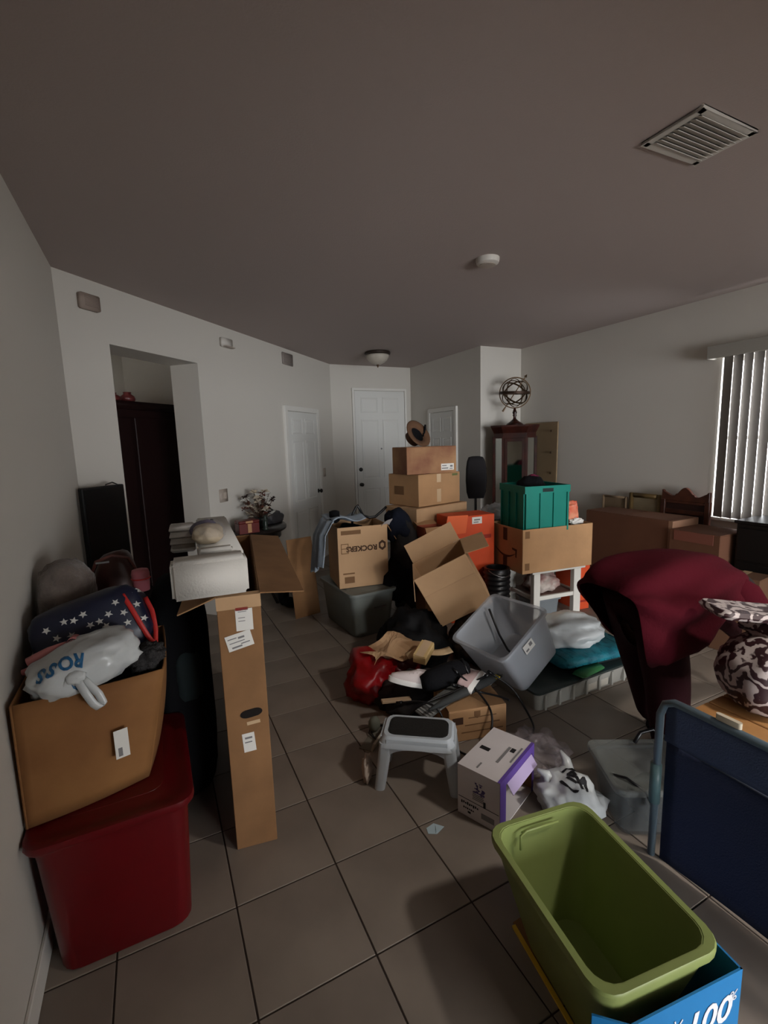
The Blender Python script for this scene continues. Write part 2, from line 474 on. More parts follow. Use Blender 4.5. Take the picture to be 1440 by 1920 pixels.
# doors
def panels(b, x0, x1, z0, z1, y, proud, cols=2, rows=((0.08, 0.38), (0.44, 0.82), (0.86, 0.96))):
    ob = []
    for c_ in range(cols):
        a = x0 + (x1 - x0) * (0.12 + c_ * 0.42); e = a + (x1 - x0) * 0.34
        for r0, r1 in rows: ob.append((a, e, z0 + (z1 - z0) * r0, z0 + (z1 - z0) * r1))
    return ob
def make_door(name, mx, w, h, knob_x, deadbolt=False, casing=0.06, peep=False):
    d = structure(name)
    d.matrix_world = mx
    MB().box(0.004, w - 0.004, -0.02, 0.012, 0.008, h - 0.006).build('door_slab', DOORM, d, bevel=0.002)
    for a, e, q0, q1 in panels(None, 0, w, 0, h, 0, 0):
        b = MB()
        rings = [[(a, -0.0205, q0), (e, -0.0205, q0), (e, -0.0205, q1), (a, -0.0205, q1)],
                 [(a, -0.028, q0), (e, -0.028, q0), (e, -0.028, q1), (a, -0.028, q1)],
                 [(a + .012, -0.026, q0 + .012), (e - .012, -0.026, q0 + .012), (e - .012, -0.026, q1 - .012), (a + .012, -0.026, q1 - .012)],
                 [(a + .02, -0.021, q0 + .02), (e - .02, -0.021, q0 + .02), (e - .02, -0.021, q1 - .02), (a + .02, -0.021, q1 - .02)],
                 [(a + .04, -0.026, q0 + .04), (e - .04, -0.026, q0 + .04), (e - .04, -0.026, q1 - .04), (a + .04, -0.026, q1 - .04)]]
        b.loft(rings).build('door_panel', DOORM, d)
    if casing:
        MB().box(-casing, 0, -0.03, 0.01, 0, h + casing).box(w, w + casing, -0.03, 0.01, 0, h + casing).box(0, w, -0.03, 0.01, h, h + casing).build('door_casing', TRIM, d, bevel=0.004)
    kn = MB().lathe([(0.028, 0), (0.028, 0.006), (0.011, 0.008), (0.011, 0.03), (0.026, 0.036), (0.029, 0.048), (0.02, 0.06), (0.004, 0.063)], 16, mx=Matrix.Translation((knob_x, -0.02, 0.965)) @ Matrix.Rotation(R(90), 4, 'X'))
    kn.build('knob', BLACK, d, smooth=True)
    if deadbolt:
        MB().lathe([(0.03, 0), (0.03, 0.012), (0.022, 0.018), (0.004, 0.019)], 16, mx=Matrix.Translation((knob_x, -0.02, 1.195)) @ Matrix.Rotation(R(90), 4, 'X')).build('deadbolt', BLACK, d, smooth=True)
    if peep:
        MB().lathe([(0.014, 0), (0.014, 0.006), (0.007, 0.009), (0.003, 0.009)], 12, mx=Matrix.Translation((w / 2, -0.02, 1.5)) @ Matrix.Rotation(R(90), 4, 'X')).build('peephole', METAL, d, smooth=True)
    return d
d1 = make_door('door_1', Matrix.Translation((2.805, YE, 0)), 0.855, 2.375, 0.065, deadbolt=True, casing=0.035, peep=True)
MB().box(-0.006, 0.003, -0.028, -0.012, 0, 2.38).build('weatherstrip', mat('weatherstrip', (70, 66, 60), 0.8), d1)
make_door('door_2', dm @ Matrix.Translation((2.79, 0, 0)), 0.80, 2.01, 0.74, casing=0.06)
make_door('door_3', Matrix.Translation((XC, 6.05, 0)) @ Matrix.Rotation(R(-90), 4, 'Z'), 0.62, 2.0, 0.06, casing=0.055)

# ------------------------------------------------------------------ fixtures on walls and ceiling
WHITEP = mat('white_plastic', (205, 200, 192), 0.4)
IVORY = mat('ivory_plastic', (176, 164, 152), 0.5)
def wall_plate(name, label, cat, s, z, w, h, t, m, extra=None):
    o = thing(name, label, cat, mw=dm @ Matrix.Translation((s, 0, z)))
    MB().box(-w / 2, w / 2, -t, 0, -h / 2, h / 2).build('cover', m, o, bevel=min(0.006, t * 0.4), seg=2)
    if extra: extra(o)
    return o
def speaker_grille(o):
    for k in range(7): MB().box(-0.05, 0.05, -0.047, -0.045, -0.032 + k * 0.01, -0.028 + k * 0.01).build('grille_bar', mat('grille', (140, 126, 118), 0.7), o)
wall_plate('door_chime', 'small tan door chime high in the corner beside the dark opening', 'chime', 0.225, 2.585, 0.145, 0.10, 0.045, mat('chime_tan', (158, 142, 132), 0.6), speaker_grille)
def ledge(o): MB().box(-0.07, 0.07, -0.07, -0.03, -0.045, -0.035).build('lower_lip', IVORY, o)
wall_plate('alarm_siren', 'white alarm box near the ceiling right of the dark opening', 'alarm', 1.70, 2.59, 0.16, 0.085, 0.04, WHITEP, ledge)
def slots(o):
    for k in range(8): MB().box(-0.10, 0.10, -0.018, -0.014, -0.05 + k * 0.014, -0.044 + k * 0.014).build('louver', mat('vent_slot', (120, 112, 106), 0.7), o)
wall_plate('wall_vent', 'small grey return vent high on the wall above the white side door', 'vent', 2.90, 2.62, 0.25, 0.14, 0.016, mat('vent_grey', (140, 130, 124), 0.6), slots)
def rocker(n):
    def f(o):
        for k in range(n):
            cx = (k - (n - 1) / 2) * 0.046
            MB().box(cx - 0.016, cx + 0.016, -0.011, -0.006, -0.033, 0.033).build('rocker', IVORY, o, bevel=0.002)
    return f
wall_plate('light_switch', 'double light switch plate on the wall right of the dark opening', 'switch', 1.495, 1.135, 0.125, 0.125, 0.007, IVORY, rocker(2))
wall_plate('light_switch', 'single light switch between the side door and the entry corner', 'switch', 3.79, 1.20, 0.075, 0.12, 0.007, IVORY, rocker(1))

# smoke detector
sd = thing('smoke_detector', 'round white smoke detector on the ceiling', 'smoke detector', (2.05, 2.57, CEIL))
MB().lathe([(0.075, 0), (0.075, -0.012), (0.07, -0.03), (0.05, -0.04), (0.005, -0.042)], 28).build('housing', WHITEP, sd, auto=0.6)
MB().lathe([(0.052, -0.039), (0.052, -0.043), (0.045, -0.0445), (0.004, -0.045)], 24).build('sensor_cap', IVORY, sd, auto=0.6)
# ceiling vent
vt = thing('ceiling_vent', 'rectangular white air vent with slanted louvers in the ceiling', 'vent', (2.03, 1.257, CEIL))
VM = mat('vent_white', (200, 196, 188), 0.35)
vw, vd = 0.345, 0.235
b = MB()
for sx in (-1, 1): b.box(sx * vw / 2 - (0.028 if sx > 0 else 0), sx * vw / 2 + (0.028 if sx < 0 else 0), -vd / 2, vd / 2, -0.012, 0)
for sy in (-1, 1): b.box(-vw / 2, vw / 2, sy * vd / 2 - (0.028 if sy > 0 else 0), sy * vd / 2 + (0.028 if sy < 0 else 0), -0.012, 0)
b.build('frame', VM, vt, bevel=0.003)
MB().box(-vw / 2 + 0.02, vw / 2 - 0.02, -vd / 2 + 0.02, vd / 2 - 0.02, -0.001, 0.0).build('duct', mat('duct_grey', (110, 106, 100), 0.9), vt)
lv = None
for k in range(9):
    yy = -0.085 + k * 0.0212
    if lv is None:
        lv = MB().box(-vw / 2 + 0.026, vw / 2 - 0.026, -0.0145, 0.0145, -0.001, 0.001).build('louver', VM, vt); o = lv
    else: o = lv.copy(); C.objects.link(o); o.parent = vt
    o.location = (0, yy, -0.014); o.rotation_euler = (R(24), 0, 0)
# entry ceiling light
lp = thing('ceiling_light', 'frosted bowl ceiling light with dark metal rim before the front door', 'ceiling light', (2.72, 5.61, CEIL))
MB().lathe([(0.155, 0), (0.165, -0.012), (0.165, -0.03), (0.15, -0.042), (0.02, -0.044)], 32).build('rim', mat('lamp_rim', (60, 50, 44), 0.5, metal=0.5), lp, auto=0.6)
MB().lathe([(0.148, -0.04), (0.142, -0.07), (0.12, -0.105), (0.085, -0.135), (0.04, -0.155), (0.004, -0.16)], 32).build('glass_bowl', mat('frosted_bowl', (190, 182, 170), 0.4), lp, smooth=True)
MB().lathe([(0.018, -0.156), (0.016, -0.166), (0.009, -0.172), (0.01, -0.184), (0.002, -0.196)], 16).build('finial', BRONZE, lp, smooth=True)

# recessed ceiling light behind the camera
rl_ = thing('recessed_light', 'round recessed ceiling light just behind the viewpoint', 'ceiling light', (2.2, -0.3, CEIL))
MB().lathe([(0.10, 0), (0.10, -0.006), (0.085, -0.01), (0.07, -0.004), (0.07, -0.001), (0.01, -0.001)], 28).build('trim_ring', TRIM, rl_, auto=0.6)
MB().lathe([(0.068, -0.0015), (0.068, -0.003), (0.003, -0.003)], 24).build('lens', mat('lamp_lens', (255, 238, 220), 0.5, emit=2.0), rl_)
ll = bpy.data.lights.new('lamp', 'SPOT'); ll.energy = 190; ll.spot_size = R(86); ll.spot_blend = 0.9; ll.shadow_soft_size = 0.12; ll.color = (1.0, 0.93, 0.86)
lo = bpy.data.objects.new('lamp', ll); C.objects.link(lo); lo.parent = rl_; lo.location = (0, 0, -0.03)
lo.rotation_euler = (Vector((2.0, 1.9, 0)) - Vector((2.2, -0.3, CEIL))).to_track_quat('-Z', 'Y').to_euler()

# ================================================================== LEFT SIDE
def tote(name, label, loc, rz, w, d, h, m, lid=None, taper=0.05, r=0.05, lid_m=None, wallt=0.004, rim=0.018, cat='storage tote', rot=None, mw=None, inner=True, group=None):
    """tapered plastic tub, origin at the centre of its base"""
    t = thing(name, label, cat, loc, rz, rot, mw=mw, group=group)
    q = taper
    rings = [rrect(w - 2 * q - 0.02, d - 2 * q - 0.02, r, 0.0), rrect(w - 2 * q, d - 2 * q, r, 0.012), rrect(w - 0.02, d - 0.02, r, h * 0.86),
             rrect(w - 0.012, d - 0.012, r, h - rim)]
    rings += [rrect(w - 0.02, d - 0.02, r, h - rim), rrect(w - 0.02, d - 0.02, r, h - 0.002), rrect(w - 0.03, d - 0.03, r, h - 0.002), rrect(w - 0.03, d - 0.03, r, h * 0.86),
              rrect(w - 2 * q - 0.012, d - 2 * q - 0.012, r, 0.018), rrect(w - 2 * q - 0.05, d - 2 * q - 0.05, r * 0.6, 0.012)]
    MB().loft(rings).build('tub', m, t, auto=0.7)
    # rolled rim
    rr = [rrect(w - 0.024, d - 0.024, r, h), rrect(w + 0.008, d + 0.008, r, h), rrect(w + 0.014, d + 0.014, r, h - 0.006), rrect(w + 0.01, d + 0.01, r, h - rim), rrect(w - 0.014, d - 0.014, r, h - rim), rrect(w - 0.026, d - 0.026, r, h - 0.004)]
    MB().loft(rr + [rr[0]], False, False).build('rim', m, t, auto=0.7)
    if lid:
        lr = [rrect(w + 0.018, d + 0.018, r, h - 0.012), rrect(w + 0.026, d + 0.026, r, h - 0.002), rrect(w + 0.022, d + 0.022, r, h + 0.014), rrect(w - 0.01, d - 0.01, r, h + 0.018), rrect(w - 0.05, d - 0.05, r, h + 0.008), rrect(w - 0.10, d - 0.10, r, h + 0.016)]
        MB().loft(lr).build('lid', lid_m or m, t, auto=0.7)
    return t
RED = mat('red_plastic', (92, 3, 11), 0.38, var=0.1, scale=4)
rt_ = tote('storage_tote', 'red plastic storage tote with lid on the floor by the left wall', (-0.205, 1.80, 0), 0, 0.44, 0.56, 0.47, RED, lid=True, taper=0.03, r=0.055)
MB().loft([rrect(0.30, 0.40, 0.05, 0.474), rrect(0.29, 0.39, 0.05, 0.487), rrect(0.27, 0.37, 0.05, 0.4875)]).build('lid_panel', RED, rt_, auto=0.7)

# worn cardboard box on the red tote: bulging open carton given by its corners
bx = thing('cardboard_box', 'worn bulging open cardboard box heaped with bags on the red tote', 'box', (-0.22, 1.75, 0.49))
def bulge_side(p0, p1, q0, q1, amp, name, m, nrm):
    n = Vector(nrm)
    def f(u, v):
        a = Vector(p0).lerp(Vector(p1), u); b = Vector(q0).lerp(Vector(q1), u)
        p = a.lerp(b, v)
        return p + n * amp * math.sin(math.pi * u) * (0.35 + 0.65 * math.sin(math.pi * min(v * 0.9 + 0.08, 1)))
    return sheet(name, m, f, 14, 10, bx, 0.006)
fl_, fr_, br_, bl_ = (-0.215, -0.145, 0), (0.115, -0.065, 0.0), (0.165, 0.33, 0), (-0.20, 0.33, 0)
tl_, tr_, tbr, tbl = (-0.208, -0.15, 0.395), (0.195, -0.095, 0.385), (0.205, 0.34, 0.385), (-0.208, 0.34, 0.40)
bulge_side(fl_, fr_, tl_, tr_, 0.022, 'front_panel', CARD_O, (0.4, -1, 0))
bulge_side(fr_, br_, tr_, tbr, 0.02, 'right_panel', CARD_O, (1, -0.1, 0))
bulge_side(br_, bl_, tbr, tbl, 0.0, 'back_panel', CARD_O, (0, 1, 0))
bulge_side(bl_, fl_, tbl, tl_, 0.0, 'left_panel', CARD_O, (-1, 0, 0))
MB().add([fl_, fr_, br_, bl_, (-0.215, -0.145, 0.006), (0.115, -0.065, 0.006), (0.165, 0.33, 0.006), (-0.20, 0.33, 0.006)], [(0, 1, 2, 3), (4, 5, 6, 7), (0, 1, 5, 4), (1, 2, 6, 5), (2, 3, 7, 6), (3, 0, 4, 7)]).build('bottom_panel', CARD_O, bx)
fd = (Vector(fr_) - Vector(fl_)).normalized()
sticker(frame(Vector((0.055, -0.142, 0.19)), fd, (0, 0, 1)), 0.04, 0.095, [(-0.15, -0.28, 0.3, 0.3)], bx)
# padding things inside the box
NAVY = mat('navy_gloss', (22, 26, 48), 0.38, var=0.3, scale=3)
PINK = mat('pink_paper', (176, 110, 108), 0.6)
REDR = mat('red_ribbon', (176, 40, 36), 0.5)
# star-print gift bag
gb = thing('gift_bag', 'navy gift bag with white stars and red ribbon handle lying in the cardboard box', 'gift bag', (-0.235, 1.93, 0.93))
gbody = blob('bag_body', NAVY, (0, 0, 0.03), (0.185, 0.125, 0.12), (R(-20), R(-13), R(4)), seed=3, amp=0.06, freq=1.6, pw=0.5, parent=gb, crease=0.05)
STAR = mat('star_white', (214, 212, 206), 0.6)
def star_poly(r):
    return [((r if k % 2 == 0 else r * 0.42) * math.sin(k * math.pi / 5), (r if k % 2 == 0 else r * 0.42) * math.cos(k * math.pi / 5)) for k in range(10)]
random.seed(11)
for k, (sx, sz) in enumerate([(-0.19, 0.0), (-0.155, -0.02), (-0.105, 0.035), (-0.06, 0.03), (-0.02, 0.10), (0.0, 0.05), (0.03, 0.055), (0.05, 0.03), (0.085, 0.115), (0.11, 0.065), (0.12, 0.02), (0.165, 0.15), (0.155, 0.085), (0.015, -0.02), (-0.135, 0.075), (-0.08, 0.09), (-0.05, 0.085), (0.175, 0.02), (0.06, 0.075)]):
    s_ = MB().prism(star_poly(0.0135), 0, 0.001, Matrix.Translation((sx * 0.92, -0.3, sz * 0.9 + 0.115 + 0.12 * sx)) @ Matrix.Rotation(R(90), 4, 'X') @ Matrix.Rotation(random.uniform(0, 1), 4, 'Z')).build('star', STAR, gb)
    wrap(s_, gbody, (0, 1, -0.4), 0.003, cuts=2)
rib = [(0.10, -0.07, 0.165), (0.125, -0.10, 0.12), (0.15, -0.12, 0.06), (0.175, -0.125, 0.0), (0.19, -0.115, -0.02), (0.195, -0.09, 0.02), (0.19, -0.06, 0.08), (0.17, -0.03, 0.13)]
def ribbon(name, pts, wdt, m, parent, t=0.002, side=(1, 0, 0.3)):
    P = [Vector(p) for p in pts]; n = len(P) - 1
    def f(u, v):
        a = u * n; i = min(int(a), n - 1); p = P[i].lerp(P[i + 1], a - i)
        return p + Vector(side).normalized() * (v - 0.5) * wdt
    return sheet(name, m, f, 24, 3, parent, t)
ribbon('ribbon_handle', rib, 0.016, REDR, gb)
# pink rolled wrapping strip
pr = thing('gift_wrap_roll', 'curled roll of pink wrapping paper lying on the star-print gift bag', 'wrapping paper', (-0.325, 1.735, 0.985))
MB().tube([(-0.075, 0.0, -0.03), (-0.02, 0.0, -0.01), (0.03, -0.01, 0.0)], [0.016, 0.018, 0.02], 12).build('roll', PINK, pr, smooth=True)
sp = [((0.018 - 0.0006 * k) * math.cos(k * 0.5) + 0.05, -0.005, (0.022 - 0.0007 * k) * math.sin(k * 0.5) + 0.012) for k in range(24)]
ribbon('curl', sp, 0.035, PINK, pr, 0.0012, (0.2, 1, 0))
MB().tube([(-0.09, -0.01, -0.055), (0.0, -0.02, -0.03), (0.065, -0.03, -0.03)], [0.01, 0.012, 0.009], 10).build('loose_strip', mat('pink_dark', (150, 84, 84), 0.6), pr, smooth=True)
# pink cup-like roll at the back right
MB_ = MB().lathe([(0.03, 0), (0.034, 0.07), (0.03, 0.085), (0.02, 0.088), (0.003, 0.088)], 18)
pc = thing('ribbon_spool', 'pink ribbon spool standing behind the star-print gift bag', 'ribbon', (-0.08, 2.10, 1.035))
MB_.build('spool', mat('rose_pink', (164, 92, 100), 0.55), pc, smooth=True)
MB().tube([(0.034 * math.cos(a), 0.034 * math.sin(a), 0.05) for a in [k * math.pi / 8 for k in range(16)]], 0.003, 6, closed=True).build('ribbon_band', REDR, pc, smooth=True)
# fuzzy grey cushion by the wall
FUZZ = mat('grey_fleece', (118, 106, 98), 0.95, var=0.35, scale=22, bump=0.9, bscale=70, sheen=0.3, spec=0.1)
cu = thing('fleece_cushion', 'fuzzy grey-brown fleece cushion against the left wall behind the star bag', 'cushion', (-0.335, 2.12, 0.90))
blob('cover', FUZZ, (0, 0, 0.13), (0.095, 0.11, 0.155), (0, 0, R(10)), seed=5, amp=0.12, freq=2.0, pw=0.75, parent=cu, crease=0.06)
# brown leather pouf behind
LEA = mat('brown_leather', (58, 24, 16), 0.4, var=0.2)
lb = thing('leather_bag', 'dark brown leather bag in front of the leaning television', 'bag', (-0.19, 2.42, 0.0))
blob('bag_body', LEA, (0, 0, 0.57), (0.12, 0.13, 0.57), seed=8, amp=0.06, freq=1.4, pw=0.7, parent=lb, flat=0.0)
MB().tube([(-0.09, -0.09, 1.06), (-0.06, -0.11, 1.13), (0.0, -0.11, 1.15), (0.06, -0.10, 1.13), (0.09, -0.08, 1.06)], 0.007, 8).build('bag_strap', mat('strap_brown', (90, 48, 40), 0.5), lb, smooth=True)
MB().box(-0.06, -0.01, -0.135, -0.128, 1.125, 1.132).build('zipper', METAL, lb)
# white plastic bag with blue lettering
PBAG = mat('white_bag_film', (196, 200, 200), 0.28, var=0.12, scale=6, bump=0.25, bscale=14, spec=0.5)
pb = thing('plastic_bag', 'tied white plastic shopping bag with blue lettering on top of the cardboard box', 'plastic bag', (-0.25, 1.68, 0.885))
pbody = blob('bag_body', PBAG, (0.005, 0.0, 0.055), (0.15, 0.088, 0.068), (R(10), R(-14), R(10)), seed=12, amp=0.16, freq=1.8, pw=0.85, parent=pb, crease=0.16)
BLUEINK = mat('blue_ink', (36, 96, 140), 0.5)
for s_, px, pz, rr_ in (('S', -0.105, 0.05, 2.9), ('S', -0.075, 0.06, 2.85), ('O', -0.04, 0.068, 0.2), ('R', -0.008, 0.075, 3.0)):
    o = lettering('letter', s_, 0.062, BLUEINK, Matrix.Translation((px + 0.01, -0.3, pz + 0.135)) @ Matrix.Rotation(R(90), 4, 'X') @ Matrix.Rotation(rr_, 4, 'Z') @ Matrix.Scale(0.75, 4, (1, 0, 0)), pb, bold=0.002)
    wrap(o, pbody, (0, 1, -0.5), 0.003, cuts=2)
o = lettering('letter', 'O', 0.05, BLUEINK, Matrix.Translation((0.0, -0.3, 0.03)) @ Matrix.Rotation(R(90), 4, 'X'), pb, bold=0.003)
wrap(o, pbody, (0, 1, 0), 0.003, cuts=2)
blob('knot', PBAG, (-0.01, -0.088, 0.05), (0.028, 0.018, 0.02), seed=4, amp=0.3, freq=3, parent=pb, sub=3, crease=0.3)
lp_ = [(-0.005, -0.10, 0.045), (0.012, -0.115, 0.01), (0.03, -0.12, -0.03), (0.046, -0.118, -0.05), (0.056, -0.112, -0.04), (0.045, -0.108, -0.005), (0.01, -0.098, 0.045)]
ribbon('handle_loop', lp_, 0.022, PBAG, pb, 0.003, (0.9, 0, 0.4))
ribbon('handle_loop', [(-0.012, -0.095, 0.05), (-0.035, -0.10, 0.045), (-0.048, -0.097, 0.03), (-0.03, -0.094, 0.038)], 0.016, PBAG, pb, 0.003, (0, 0.3, 1))
# grey fuzzy sock bundle at the corner of the box
gk = tag(blob('fleece_glove', mat('charcoal_fleece', (62, 60, 60), 0.95, var=0.4, scale=40, bump=1.0, bscale=120, spec=0.1), (-0.075, 1.725, 0.90), (0.06, 0.055, 0.04), (0, R(-15), 0), seed=21, amp=0.35, freq=2.5), 'charcoal fuzzy glove at the right corner of the worn cardboard box', 'glove')
# stuffing below the bags, so that they rest on something
gq = tag(blob('folded_blanket', mat('dark_blanket', (40, 34, 40), 0.95, bump=0.4), (-0.225, 1.88, 0.68), (0.15, 0.15, 0.175), seed=31, amp=0.04, pw=0.6), 'dark folded blanket under the bags in the worn cardboard box', 'blanket')

# television leaning on the angled wall left of the opening
tv = thing('television', 'flat black television standing in the left corner beside the dark opening', 'television', mw=dm @ Matrix.Translation((-0.13, -0.165, 0.0)))
MB().box(0, 0.32, -0.02, 0.02, 0.62, 1.37).build('screen_case', mat('tv_black', (10, 10, 12), 0.5), tv, bevel=0.006)
MB().box(0.012, 0.308, -0.0215, -0.02, 0.64, 1.355).build('screen', mat('tv_glass', (6, 6, 8), 0.25), tv)
MB().box(0.08, 0.29, -0.10, 0.10, 0.585, 0.605).box(0.15, 0.22, -0.02, 0.02, 0.605, 0.64).build('tv_foot', BLACK, tv, bevel=0.003)
MB().tube([(0.31, 0.02, 1.365), (0.28, 0.04, 1.385), (0.23, 0.04, 1.375), (0.20, 0.03, 1.33), (0.20, 0.02, 1.28)], 0.004, 6).build('cable', BLACK, tv, smooth=True)
ts = thing('tv_stand', 'low black stand under the television in the left corner', 'stand', mw=dm @ Matrix.Translation((-0.05, -0.30, 0.0)))
for z in (0.02, 0.29, 0.56): MB().box(0.0, 0.42, 0.0, 0.27, z, z + 0.025).build('shelf', BLACK, ts, bevel=0.002)
for sx in (0.0, 0.395): MB().box(sx, sx + 0.025, 0, 0.27, 0, 0.56).build('side_panel', BLACK, ts, bevel=0.002)

# tall television carton with foam
tc = thing('tall_carton', 'tall narrow cardboard carton with white stickers and open flaps', 'box', (0.167, 1.775, 0), R(-9))
TW, TD, TH = 0.158, 1.25, 1.05
tb = tray(TW, TD, TH).build('body', CARD_D, tc, bevel=0.002)
flap('flap', 'right', TW, TD, TH, 0.17, 97, CARD_D, tc, taper=0.02)
flap('flap', 'left', TW, TD, TH, 0.15, 112, CARD, tc, taper=0.02)
fz = lambda x, z: frame((x, -0.0005, z), (1, 0, 0), (0, 0, 1))
MB().box(-0.0225, 0.0225, -0.006, 0.006, 0, 0.001, fz(0.088, 0.998)).build('red_stripe', mat('red_print', (150, 40, 34), 0.6), tc)
sticker(fz(0.095, 0.955), 0.062, 0.085, [(-0.1, 0.38, 0.5, 0.03), (-0.15, 0.1, 0.4, 0.03), (-0.15, -0.05, 0.4, 0.03)], tc)
sticker(frame((0.072, -0.002, 0.875), (1, 0, 0.22), (-0.22, 0, 1)), 0.095, 0.062, [(-0.25, 0.25, 0.35, 0.06), (0.1, 0.2, 0.25, 0.12), (-0.1, -0.02, 0.6, 0.05), (-0.15, -0.32, 0.4, 0.1), (0.2, -0.2, 0.35, 0.06)], tc)
sticker(frame((0.078, -0.0005, 0.455), (1, 0, 0.06), (-0.06, 0, 1)), 0.046, 0.078, [(0.0, 0.25, 0.6, 0.1), (-0.05, 0.02, 0.6, 0.06)], tc)
MB().prism([(0.028 * math.cos(a) + (0.014 if math.cos(a) > 0 else -0.014), 0.017 * math.sin(a)) for a in [2 * math.pi * k / 20 for k in range(20)]], 0, 0.0012, frame((0.094, -0.0005, 0.575), (1, 0, 0.1), (-0.1, 0, 1))).build('hand_hole', mat('hole_dark', (20, 12, 8), 0.9), tc)
plate('tape_piece', TAPE, frame((0.1, -0.0005, 0.535), (1, 0, 0.08), (0, 0, 1)), 0.05, 0.014, 0.0008, tc)
MB().box(-0.0015, TW + 0.0015, -0.0015, 0.04, TH - 0.05, TH - 0.0).build('top_crease', CARD_L, tc)

FOAM = mat('polystyrene', (216, 212, 204), 0.75, bump=0.15, bscale=140)
FOAM2 = mat('polystyrene_ribbed', (200, 196, 190), 0.8, bump=0.2, bscale=120)
fo = thing('foam_insert', 'white L-shaped polystyrene packing block on top of the tall carton', 'packing foam', (0.16, 1.78, 1.062), R(-4))
MB().box(-0.135, 0.128, -0.03, 0.10, 0, 0.138).build('front_block', FOAM, fo, bevel=0.012, seg=3)
MB().box(-0.035, 0.128, 0.10, 1.10, 0.01, 0.138).build('long_block', FOAM, fo, bevel=0.008, seg=2)
MB().box(-0.035, 0.09, 0.10, 0.16, 0.137, 0.152).build('raised_pad', FOAM, fo, bevel=0.007, seg=2)
for k in range(9):
    MB().box(-0.042, -0.034, 0.17 + k * 0.05, 0.20 + k * 0.05, 0.02, 0.142).build('rib', FOAM2, fo, bevel=0.003)
f2 = thing('foam_end_cap', 'ribbed white foam end piece behind the L-shaped packing block', 'packing foam', (0.135, 2.62, 1.062), R(-4))
MB().box(-0.08, 0.03, 0, 0.20, 0, 0.11).build('core', FOAM2, f2, bevel=0.006, seg=2)
for k in range(4):
    MB().box(-0.086, 0.036, -0.006, 0.206, 0.005 + k * 0.035, 0.022 + k * 0.035).build('rib', FOAM2, f2, bevel=0.005, seg=2)
# bagged beige thing on foam
CLEARBAG = see_through('clear_film', (220, 220, 226), 0.10, 0.12)
bb = thing('bagged_sponge', 'beige sponge in a clear bag with purple top on the packing block', 'sponge bag', (0.185, 2.06, 1.2))
blob('sponge', mat('beige_sponge', (176, 160, 136), 0.8, var=0.2, scale=20, bump=0.3), (0, 0, 0.045), (0.062, 0.07, 0.045), seed=41, amp=0.12, parent=bb, flat=0.002)
blob('purple_cap', mat('dusty_purple', (84, 76, 98), 0.6), (-0.005, 0.07, 0.05), (0.06, 0.035, 0.042), seed=42, amp=0.15, parent=bb, flat=0.004)
blob('clear_wrap', CLEARBAG, (0.005, 0.03, 0.05), (0.066, 0.105, 0.05), seed=43, amp=0.12, parent=bb, crease=0.12, flat=0.001)
blob('twist_tie', BLACK, (0.03, 0.10, 0.085), (0.008, 0.008, 0.006), seed=2, parent=bb, sub=2)
# black garment bag in the gap
gm = thing('garment_bag', 'tall black fabric garment bag standing between red tote and tall carton', 'bag', (0.045, 2.36, 0))
blob('bag_body', BLACKF, (0, 0, 0.49), (0.125, 0.27, 0.50), seed=51, amp=0.06, freq=1.6, pw=0.55, parent=gm, flat=0.0, crease=0.05)
blob('side_pocket', mat('dark_teal_fabric', (26, 38, 40), 0.9), (0.02, -0.235, 0.62), (0.06, 0.05, 0.13), seed=52, amp=0.08, pw=0.7, parent=gm)

# dark armoire in the room beyond
ar = thing('armoire', 'dark reddish wood armoire in the unlit room behind the opening', 'armoire', mw=dm @ Matrix.Translation((0.78, 0.75, 0)))
DARKW = mat('black_cherry', (24, 9, 8), 0.5, spec=0.2)
MB().box(-0.35, 1.25, 0, 0.5, 0, 1.98).build('case', DARKW, ar, bevel=0.006)
MB().box(-0.40, 1.30, -0.05, 0.5, 1.98, 2.05).build('cornice', DARKW, ar, bevel=0.02, seg=2)
for a in (-0.30, 0.47): MB().box(a, a + 0.72, -0.015, 0, 0.1, 1.9).build('door_leaf', DARKW, ar, bevel=0.006)
for k, (a, hh, rr_) in enumerate(((0.22, 0.10, 0.035), (0.33, 0.13, 0.028), (0.62, 0.09, 0.08), (0.80, 0.11, 0.07))):
    v_ = thing('vase', ['squat dark red vase leftmost on the armoire', 'slim dark red vase second from left on the armoire', 'round dark red bowl third on the armoire', 'round dark red jar rightmost on the armoire'][k], 'vase', mw=dm @ Matrix.Translation((0.6 + a, 0.95, 2.05)))
    MB().lathe([(rr_ * .6, 0), (rr_, hh * .35), (rr_ * .9, hh * .65), (rr_ * .45, hh * .85), (rr_ * .55, hh), (rr_ * .3, hh)], 16).build('vessel', mat('vase_red', (88, 38, 36), 0.3), v_, smooth=True)

